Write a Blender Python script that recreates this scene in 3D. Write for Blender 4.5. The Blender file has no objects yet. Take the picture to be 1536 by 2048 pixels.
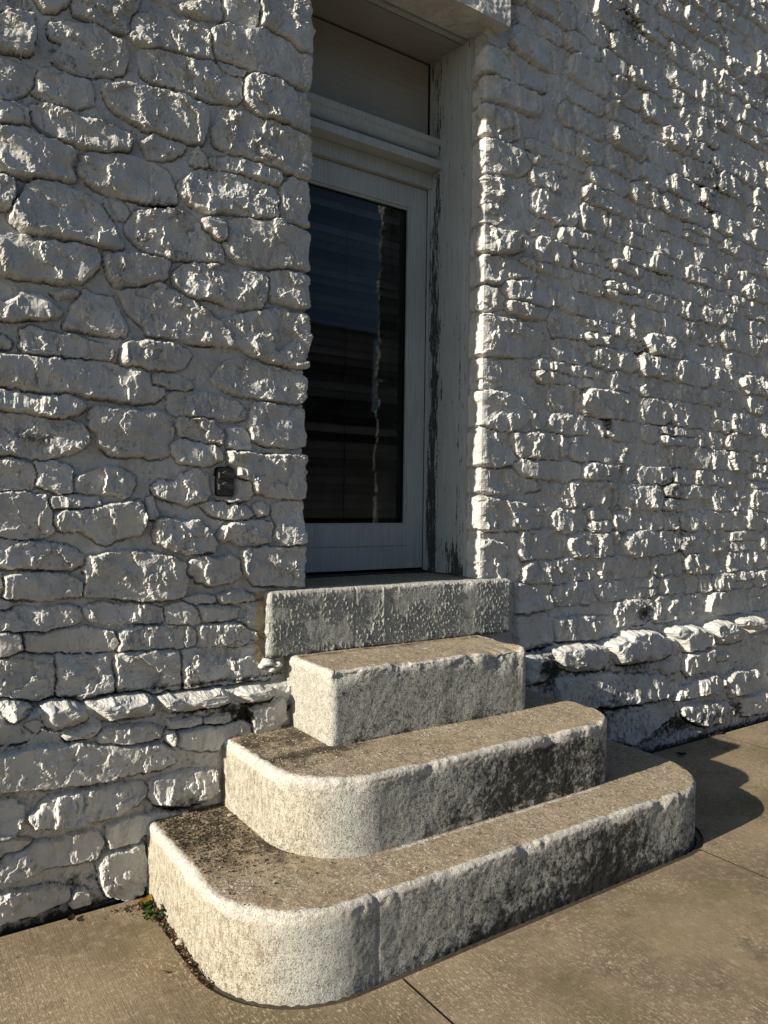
import bpy, bmesh, math, random, time
import numpy as np
from mathutils import Vector, Matrix
T0 = time.time()
sc = bpy.context.scene
COL = sc.collection
rnd = random.Random(7)
rng = np.random.default_rng(7)

# ---------------------------------------------------------------- camera
cam_d = bpy.data.cameras.new('camera'); cam = bpy.data.objects.new('camera', cam_d); COL.objects.link(cam)
cam_d.sensor_fit = 'VERTICAL'; cam_d.sensor_height = 36.0; cam_d.lens = 26.488
cam_d.clip_start = 0.05; cam_d.clip_end = 500
RT = ((0.82568446, -0.56397897, 0.01314883), (-0.00465235, 0.01649977, 0.99985305), (0.56411304, 0.8256243, -0.01099978))
cam.matrix_world = Matrix(((RT[0][0], RT[1][0], -RT[2][0], 0.0), (RT[0][1], RT[1][1], -RT[2][1], 0.0),
                           (RT[0][2], RT[1][2], -RT[2][2], 1.5), (0, 0, 0, 1)))
sc.camera = cam

# ---------------------------------------------------------------- sky, sun, exposure
SUN_EL, SUN_PHI = math.radians(22.5), math.radians(2.5)
sun_from = Vector((-math.cos(SUN_EL) * math.cos(SUN_PHI), -math.cos(SUN_EL) * math.sin(SUN_PHI), math.sin(SUN_EL)))
world = bpy.data.worlds.new('World'); sc.world = world; world.use_nodes = True
wn = world.node_tree; wn.nodes.clear()
sky = wn.nodes.new('ShaderNodeTexSky'); sky.sky_type = 'NISHITA'; sky.sun_disc = False
sky.sun_elevation = SUN_EL; sky.sun_rotation = math.atan2(sun_from.x, sun_from.y) % (2 * math.pi)
sky.air_density = 1.0; sky.dust_density = 0.6; sky.ozone_density = 2.0
bg = wn.nodes.new('ShaderNodeBackground'); bg.inputs['Strength'].default_value = 0.062
wo = wn.nodes.new('ShaderNodeOutputWorld')
wn.links.new(sky.outputs[0], bg.inputs['Color']); wn.links.new(bg.outputs[0], wo.inputs['Surface'])
sd = bpy.data.lights.new('sun', 'SUN'); sun = bpy.data.objects.new('sun', sd); COL.objects.link(sun)
sd.energy = 5.0; sd.angle = math.radians(0.5); sd.color = (1.0, 0.91, 0.76)
sun.rotation_mode = 'QUATERNION'; sun.rotation_quaternion = sun_from.to_track_quat('Z', 'Y'); sun.location = (-6, -2, 6)
sc.view_settings.view_transform = 'Standard'; sc.view_settings.look = 'None'
sc.view_settings.exposure = 0.68; sc.view_settings.gamma = 1.0; sc.view_settings.use_curve_mapping = False

# ---------------------------------------------------------------- noise in numpy
_g2 = rng.uniform(0, 2 * math.pi, 4096); _G2 = np.stack([np.cos(_g2), np.sin(_g2)], 1).astype(np.float32)
def _h2(i, j, seed):
    h = (i.astype(np.int64) * 374761393 + j.astype(np.int64) * 668265263 + seed * 974634777) & 0xffffffff
    h = ((h ^ (h >> 13)) * 1274126177) & 0xffffffff
    return (h ^ (h >> 16)) & 4095
def perlin(x, y, seed=0):
    xi = np.floor(x); yi = np.floor(y); fx = (x - xi).astype(np.float32); fy = (y - yi).astype(np.float32)
    xi = xi.astype(np.int64); yi = yi.astype(np.int64)
    u = fx * fx * fx * (fx * (fx * 6 - 15) + 10); v = fy * fy * fy * (fy * (fy * 6 - 15) + 10)
    def g(a, b):
        G = _G2[_h2(xi + a, yi + b, seed)]
        return G[..., 0] * (fx - a) + G[..., 1] * (fy - b)
    n0 = g(0, 0) * (1 - u) + g(1, 0) * u; n1 = g(0, 1) * (1 - u) + g(1, 1) * u
    return (n0 * (1 - v) + n1 * v) * 1.5
def fbm(x, y, f, octv=4, seed=0, gain=0.5, ridge=False):
    a, t, s = 1.0, 0, 0.0
    for o in range(octv):
        n = perlin(x * f + 13.7 * o, y * f + 7.1 * o, seed + o * 17)
        if ridge: n = 1 - 2 * np.abs(n)
        t = t + a * n; s += a; a *= gain; f *= 2.03
    return t / s
def cells(x, y, f, seed=0, jit=0.9):
    """Worley: (tilted facet height, F2-F1)"""
    X = x * f; Y = y * f; xi = np.floor(X).astype(np.int64); yi = np.floor(Y).astype(np.int64)
    d1 = np.full(X.shape, 9.0, np.float32); d2 = d1.copy(); hh = np.zeros(X.shape, np.float32)
    for a in (-1, 0, 1):
        for b in (-1, 0, 1):
            k = _h2(xi + a, yi + b, seed); k2 = _h2(xi + a, yi + b, seed + 5); k3 = _h2(xi + a, yi + b, seed + 9)
            px = xi + a + 0.5 + jit * (k / 4096.0 - 0.5); py = yi + b + 0.5 + jit * (k2 / 4096.0 - 0.5)
            dx = X - px; dy = Y - py; d = np.sqrt(dx * dx + dy * dy)
            th = k3 / 4096.0 * 6.283
            val = (k2 / 4096.0 - 0.5) - 0.45 * dx + 0.7 * (dx * np.cos(th) + dy * np.sin(th))
            c = d < d1
            d2 = np.where(c, d1, np.minimum(d2, d)); hh = np.where(c, val, hh); d1 = np.where(c, d, d1)
    return hh, d2 - d1
def sstep(a, b, x):
    t = np.clip((x - a) / (b - a), 0, 1); return t * t * (3 - 2 * t)

# ---------------------------------------------------------------- object helpers
def link(o, parent=None):
    COL.objects.link(o)
    if parent is not None: o.parent = parent
    return o
def tag(o, label=None, cat=None, group=None, kind=None):
    if label: o['label'] = label
    if cat: o['category'] = cat
    if group: o['group'] = group
    if kind: o['kind'] = kind
    return o
def empty(name, loc=(0, 0, 0)):
    o = bpy.data.objects.new(name, None); o.location = loc; o.empty_display_size = 0.1
    bpy.context.view_layer.update(); return link(o)
def mesh_np(name, co, quads, mat, parent=None, smooth=True, attrs=None):
    """co (n,3) world coordinates; quads (m,4) or (m,3)"""
    co = np.asarray(co, np.float32); q = np.asarray(quads, np.int32)
    off = np.zeros(3, np.float32)
    if parent is not None: off = np.array(parent.location, np.float32)
    c = np.array([co[:, 0].mean(), co[:, 1].mean(), co[:, 2].min()], np.float32)
    me = bpy.data.meshes.new(name); n = q.shape[1]
    me.vertices.add(len(co)); me.vertices.foreach_set('co', (co - c).ravel())
    me.loops.add(q.size); me.loops.foreach_set('vertex_index', q.ravel())
    me.polygons.add(len(q)); me.polygons.foreach_set('loop_start', np.arange(0, q.size, n, dtype=np.int32))
    me.polygons.foreach_set('use_smooth', np.full(len(q), smooth))
    me.update(calc_edges=True)
    for k, v in (attrs or {}).items():
        at = me.attributes.new(k, 'FLOAT', 'POINT'); at.data.foreach_set('value', np.asarray(v, np.float32))
    me.materials.append(mat)
    o = bpy.data.objects.new(name, me); o.location = (c - off).tolist(); return link(o, parent)
def grid_quads(nr, nc):
    i = np.arange(nr * nc, dtype=np.int32).reshape(nr, nc)
    return np.stack([i[:-1, :-1], i[:-1, 1:], i[1:, 1:], i[1:, :-1]], -1).reshape(-1, 4)
def bm_obj(name, bm, mat, parent=None, smooth=False):
    bmesh.ops.recalc_face_normals(bm, faces=bm.faces[:])
    co = [v.co.copy() for v in bm.verts]
    c = Vector((sum(v.x for v in co) / len(co), sum(v.y for v in co) / len(co), min(v.z for v in co)))
    for v in bm.verts: v.co -= c
    me = bpy.data.meshes.new(name); bm.to_mesh(me); bm.free()
    me.materials.append(mat)
    if smooth: me.polygons.foreach_set('use_smooth', [True] * len(me.polygons))
    o = bpy.data.objects.new(name, me)
    o.location = c - (parent.location if parent is not None else Vector()); 
    if parent is not None and parent.parent is not None: o.location -= parent.parent.location
    return link(o, parent)
def add_box(bm, x0, x1, y0, y1, z0, z1, bev=0.0):
    r = bmesh.ops.create_cube(bm, size=1.0)
    for v in r['verts']:
        v.co = Vector(((x0 + x1) / 2 + v.co.x * (x1 - x0), (y0 + y1) / 2 + v.co.y * (y1 - y0), (z0 + z1) / 2 + v.co.z * (z1 - z0)))
    if bev > 0:
        es = set(); [es.update(v.link_edges) for v in r['verts']]
        bmesh.ops.bevel(bm, geom=list(es), offset=bev, segments=2, affect='EDGES', profile=0.6)
def box_obj(name, dims, mat, parent=None, bev=0.0):
    bm = bmesh.new(); add_box(bm, *dims, bev=bev); return bm_obj(name, bm, mat, parent, smooth=False)
def prism(bm, pts, z0, z1):
    vs = [bm.verts.new((x, y, z1)) for x, y in pts]; f = bm.faces.new(vs)
    r = bmesh.ops.extrude_face_region(bm, geom=[f])
    for v in [g for g in r['geom'] if isinstance(g, bmesh.types.BMVert)]: v.co.z = z0

# ---------------------------------------------------------------- materials
class NT:
    def __init__(s, name):
        s.m = bpy.data.materials.new(name); s.m.use_nodes = True; s.t = s.m.node_tree; s.t.nodes.clear()
        s.out = s.n('ShaderNodeOutputMaterial'); s.b = s.n('ShaderNodeBsdfPrincipled'); s.l(s.b.outputs[0], s.out.inputs['Surface'])
    def n(s, typ, **kw):
        x = s.t.nodes.new(typ)
        for k, v in kw.items(): setattr(x, k, v)
        return x
    def l(s, a, b): s.t.links.new(a, b)
    def put(s, sock, v):
        if hasattr(v, 'node'): s.l(v, sock)
        elif isinstance(v, (tuple, list)) and len(v) == 3 and sock.type == 'RGBA': sock.default_value = (*v, 1)
        else: sock.default_value = v
    def coord(s, scale=(1, 1, 1), geo=True):
        g = s.n('ShaderNodeNewGeometry'); m = s.n('ShaderNodeMapping'); m.inputs['Scale'].default_value = scale
        s.l(g.outputs['Position'], m.inputs['Vector']); return m.outputs[0]
    def noise(s, scale, detail=3, rough=0.55, vec=None, dist=0.0, lo=None, hi=None):
        x = s.n('ShaderNodeTexNoise'); x.inputs['Scale'].default_value = scale; x.inputs['Detail'].default_value = detail
        x.inputs['Roughness'].default_value = rough; x.inputs['Distortion'].default_value = dist
        s.l(vec if vec is not None else s.coord(), x.inputs['Vector'])
        o = x.outputs['Fac']
        return s.ramp(o, lo, hi) if lo is not None else o
    def voro(s, scale, vec=None, feature='F1', out='Distance', rand=1.0):
        x = s.n('ShaderNodeTexVoronoi'); x.feature = feature; x.inputs['Scale'].default_value = scale; x.inputs['Randomness'].default_value = rand
        s.l(vec if vec is not None else s.coord(), x.inputs['Vector']); return x.outputs[out]
    def ramp(s, v, lo, hi):
        x = s.n('ShaderNodeMapRange'); x.interpolation_type = 'SMOOTHSTEP'; s.put(x.inputs['Value'], v)
        x.inputs['From Min'].default_value = lo; x.inputs['From Max'].default_value = hi; return x.outputs['Result']
    def math(s, op, a, b=0.5, clamp=False):
        x = s.n('ShaderNodeMath', operation=op, use_clamp=clamp); s.put(x.inputs[0], a); s.put(x.inputs[1], b); return x.outputs[0]
    def mix(s, f, a, b):
        x = s.n('ShaderNodeMix', data_type='RGBA'); s.put(x.inputs[0], f); s.put(x.inputs[6], a); s.put(x.inputs[7], b); return x.outputs[2]
    def attr(s, name):
        x = s.n('ShaderNodeAttribute'); x.attribute_name = name; return x.outputs['Fac']
    def sep(s):
        g = s.n('ShaderNodeNewGeometry'); x = s.n('ShaderNodeSeparateXYZ'); s.l(g.outputs['Position'], x.inputs[0]); return x.outputs
    def bump(s, h, strength=0.5, dist=0.002, prev=None):
        x = s.n('ShaderNodeBump'); x.inputs['Strength'].default_value = strength; x.inputs['Distance'].default_value = dist
        s.put(x.inputs['Height'], h)
        if prev is not None: s.l(prev, x.inputs['Normal'])
        return x.outputs[0]
    def done(s, col, rough=0.7, nrm=None, spec=0.3):
        s.m.cycles.use_bump_map_correction = False
        s.put(s.b.inputs['Base Color'], col); s.put(s.b.inputs['Roughness'], rough); s.b.inputs['Specular IOR Level'].default_value = spec
        if nrm is not None: s.l(nrm, s.b.inputs['Normal'])
        return s.m

def mat_wall():
    t = NT('painted_stone')
    c = t.mix(t.noise(3.1, 3, lo=0.35, hi=0.65), (0.60, 0.60, 0.58), (0.52, 0.52, 0.50))
    c = t.mix(t.math('MULTIPLY', t.noise(19, 6, 0.7, lo=0.48, hi=0.70), 0.6), c, (0.40, 0.375, 0.33))
    c = t.mix(t.math('MULTIPLY', t.noise(1.0, 5, 0.7, vec=t.coord((9, 9, 1.6)), lo=0.52, hi=0.70), 0.35), c, (0.36, 0.35, 0.32))
    d = t.attr('dirt_shade')
    n = t.noise(38, 6, 0.7)
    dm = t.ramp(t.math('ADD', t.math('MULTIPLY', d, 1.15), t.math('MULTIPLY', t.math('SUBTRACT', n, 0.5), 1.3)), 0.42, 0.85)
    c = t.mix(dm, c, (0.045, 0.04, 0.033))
    warm = t.ramp(t.math('ADD', t.attr('warm'), t.math('MULTIPLY', t.math('SUBTRACT', t.noise(16, 4), 0.5), 0.8)), 0.35, 0.9)
    c = t.mix(t.math('MULTIPLY', warm, 0.75), c, (0.52, 0.36, 0.17))
    pk = t.ramp(t.voro(170), 0.06, 0.13)                     # pin holes
    pm = t.noise(7, 3, lo=0.58, hi=0.70)
    pk = t.math('SUBTRACT', 1.0, t.math('MULTIPLY', t.math('SUBTRACT', 1.0, pk), pm))
    c = t.mix(t.math('SUBTRACT', 1.0, pk), c, (0.05, 0.04, 0.035))
    rm = t.math('ADD', 0.22, t.math('MULTIPLY', t.noise(11, 3, lo=0.47, hi=0.60), 0.78))
    b = t.bump(t.math('MULTIPLY', t.noise(80, 6, 0.68), rm), 0.9, 0.009)
    b = t.bump(t.math('MULTIPLY', t.noise(1.0, 3, 0.6, vec=t.coord((300, 300, 120))), rm), 0.5, 0.003, b)
    b = t.bump(pk, 0.8, 0.003, b)
    return t.done(c, 0.85, b, 0.12)

def mat_step():
    """cast stone with worn white paint: attributes tread, nose, grime, crude (debris)"""
    t = NT('worn_painted_step_stone')
    tread, nose, grime_shade, moss, sunlit_cream = t.attr('tread'), t.attr('nose'), t.attr('grime_shade'), t.attr('moss'), t.attr('sunlit_cream')
    n1, n2, n3 = t.noise(14, 5, 0.65), t.noise(55, 5, 0.7), t.noise(190, 3, 0.7)
    tan = t.mix(t.ramp(n1, 0.35, 0.66), (0.38, 0.305, 0.21), (0.24, 0.185, 0.12))
    tan = t.mix(t.ramp(n2, 0.45, 0.72), tan, (0.50, 0.44, 0.34))
    tan = t.mix(t.ramp(n3, 0.53, 0.66), tan, (0.09, 0.07, 0.05))
    fl = t.math('MULTIPLY', t.ramp(t.noise(105, 4, 0.65), 0.56, 0.62), t.ramp(t.noise(7, 4), 0.42, 0.60))
    tan = t.mix(fl, tan, (0.62, 0.59, 0.53))                   # paint flecks
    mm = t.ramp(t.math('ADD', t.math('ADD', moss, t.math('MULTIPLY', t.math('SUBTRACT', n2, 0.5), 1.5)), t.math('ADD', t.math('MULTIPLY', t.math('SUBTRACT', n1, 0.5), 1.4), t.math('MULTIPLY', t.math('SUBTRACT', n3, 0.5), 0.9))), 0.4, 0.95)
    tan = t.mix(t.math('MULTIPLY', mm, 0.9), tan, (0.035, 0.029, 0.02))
    paint = t.mix(t.ramp(n1, 0.4, 0.7), (0.50, 0.51, 0.48), (0.37, 0.38, 0.36))
    paint = t.mix(sunlit_cream, paint, t.mix(t.ramp(t.noise(1.0, 5, 0.7, vec=t.coord((60, 60, 26))), 0.42, 0.68), (0.54, 0.50, 0.405), (0.27, 0.225, 0.155)))  # sun-facing sides go cream: sunlight painted into the colour, with some soiling
    spk = t.math('MULTIPLY', t.ramp(t.math('ADD', t.math('MULTIPLY', n3, 0.7), t.math('MULTIPLY', n2, 0.3)), 0.50, 0.585), t.math('ADD', 0.62, grime_shade))
    paint = t.mix(t.math('MINIMUM', spk, 1.0), paint, (0.12, 0.10, 0.07))
    g = t.ramp(t.math('ADD', t.math('ADD', grime_shade, t.math('MULTIPLY', t.math('SUBTRACT', n1, 0.5), 1.1)), t.math('MULTIPLY', t.math('SUBTRACT', n2, 0.5), 1.2)), 0.45, 0.85)
    paint = t.mix(t.math('MULTIPLY', g, 0.93), paint, (0.035, 0.032, 0.028))
    white = t.mix(t.ramp(n2, 0.35, 0.6), (0.68, 0.66, 0.61), (0.50, 0.48, 0.43))
    white = t.mix(t.math('MULTIPLY', t.ramp(n3, 0.52, 0.66), 0.75), white, (0.22, 0.19, 0.14))
    tr = t.ramp(t.math('ADD', tread, t.math('MULTIPLY', t.math('SUBTRACT', n2, 0.5), 0.9)), 0.4, 0.62)
    c = t.mix(tr, paint, tan)
    ns = t.ramp(t.math('ADD', t.math('ADD', nose, t.math('MULTIPLY', t.math('SUBTRACT', n2, 0.5), 1.7)), t.math('MULTIPLY', t.math('SUBTRACT', t.noise(22, 5, 0.7), 0.5), 2.2)), 0.45, 0.75)
    c = t.mix(ns, c, white)
    b = t.bump(t.noise(60, 6, 0.75), 0.9, 0.008)
    b = t.bump(n3, 0.8, 0.004, b)
    m = t.done(c, 0.85, b, 0.2); m.cycles.use_bump_map_correction = True; return m

def mat_concrete():
    t = NT('broomed_concrete')
    v = t.coord(); n1, n2 = t.noise(1.6, 5, 0.6), t.noise(28, 5, 0.7)
    c = t.mix(t.ramp(n1, 0.35, 0.65), (0.295, 0.23, 0.15), (0.175, 0.135, 0.088))
    c = t.mix(t.math('MULTIPLY', t.ramp(n2, 0.48, 0.68), 0.7), c, (0.38, 0.31, 0.21))
    c = t.mix(t.math('MULTIPLY', t.noise(150, 4, 0.75, lo=0.5, hi=0.68), 0.6), c, (0.10, 0.075, 0.045))
    c = t.mix(t.math('MULTIPLY', t.noise(1.3, 6, 0.65, lo=0.46, hi=0.62), 0.65), c, (0.15, 0.125, 0.06))
    c = t.mix(t.math('MULTIPLY', t.noise(4.7, 5, 0.7, lo=0.56, hi=0.68), 0.55), c, (0.095, 0.075, 0.05))
    br = t.noise(1.0, 3, 0.6, vec=t.coord((210, 7, 1)), dist=0.4)   # broom lines run away from the wall
    c = t.mix(t.math('MULTIPLY', t.ramp(br, 0.46, 0.66), t.math('ADD', 0.12, t.math('MULTIPLY', t.noise(3.1, 4, lo=0.4, hi=0.65), 0.5))), c, (0.12, 0.09, 0.055))
    sp = t.math('MULTIPLY', t.ramp(t.noise(62, 5, 0.8, vec=t.coord((1.7, 0.8, 1))), 0.535, 0.61), t.ramp(t.noise(2.3, 4), 0.36, 0.62))
    c = t.mix(t.math('MULTIPLY', sp, 0.85), c, (0.55, 0.46, 0.34))
    dk = t.ramp(t.voro(9), 0.02, 0.035); 
    c = t.mix(t.math('SUBTRACT', 1.0, dk), c, (0.04, 0.03, 0.02))
    b = t.bump(br, 0.6, 0.0022); b = t.bump(t.noise(240, 4, 0.75), 0.7, 0.003, b); b = t.bump(n2, 0.4, 0.004, b)
    return t.done(c, 0.8, b, 0.25)

def mat_wood(peel=False, name='grey_painted_wood'):
    t = NT(name)
    c = t.mix(t.noise(2.2, 3, lo=0.3, hi=0.7), (0.50, 0.54, 0.53), (0.42, 0.455, 0.445))
    gr = t.noise(1.0, 3, 0.6, vec=t.coord((150, 150, 5)))
    if name.startswith('panel'): gr = t.noise(1.0, 3, 0.6, vec=t.coord((5, 60, 190)))
    c = t.mix(t.math('MULTIPLY', t.ramp(gr, 0.42, 0.7), 0.6), c, (0.30, 0.31, 0.30))
    if name.startswith('panel'): c = t.mix(0.55, c, (0.27, 0.235, 0.175))
    h = t.math('MULTIPLY', gr, 0.3)
    if peel:
        a = t.attr('peel')
        n = t.math('ADD', t.noise(1.0, 5, 0.72, vec=t.coord((70, 70, 9))), t.math('MULTIPLY', t.noise(90, 3, 0.6), 0.25))
        m = t.ramp(t.math('ADD', a, t.math('MULTIPLY', t.math('SUBTRACT', n, 0.62), 3.0)), 0.44, 0.52)
        wood = t.mix(t.ramp(t.noise(1.0, 3, vec=t.coord((260, 260, 8))), 0.4, 0.7), (0.085, 0.082, 0.075), (0.035, 0.035, 0.035))
        c = t.mix(m, c, wood); h = t.math('SUBTRACT', h, t.math('MULTIPLY', m, 1.0))
    nail = t.ramp(t.voro(6.5), 0.012, 0.02)
    c = t.mix(t.math('SUBTRACT', 1.0, nail), c, (0.06, 0.045, 0.03))
    b = t.bump(h, 0.6, 0.0022)
    return t.done(c, 0.6, b, 0.3)

def mat_flat(name, col, rough=0.7, spec=0.3, var=0.25, scale=40, bump=0.2, metal=0.0):
    t = NT(name); n = t.noise(scale, 4, 0.6)
    c = t.mix(t.ramp(n, 0.35, 0.7), col, tuple(x * (1 - var) for x in col))
    t.b.inputs['Metallic'].default_value = metal
    return t.done(c, rough, t.bump(n, bump, 0.002), spec)

def mat_glass():
    t = NT('window_glass'); t.t.nodes.remove(t.b)
    g = t.n('ShaderNodeBsdfGlossy'); g.inputs['Roughness'].default_value = 0.015; g.inputs['Color'].default_value = (0.30, 0.30, 0.31, 1)
    tr = t.n('ShaderNodeBsdfTransparent'); tr.inputs['Color'].default_value = (0.82, 0.84, 0.84, 1)
    f = t.n('ShaderNodeFresnel'); f.inputs['IOR'].default_value = 1.5
    b = t.bump(t.noise(2.0, 1), 0.05, 0.01); t.l(b, g.inputs['Normal'])
    m = t.n('ShaderNodeMixShader'); t.l(f.outputs[0], m.inputs[0]); t.l(tr.outputs[0], m.inputs[1]); t.l(g.outputs[0], m.inputs[2])
    t.l(m.outputs[0], t.out.inputs['Surface']); return t.m

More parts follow.
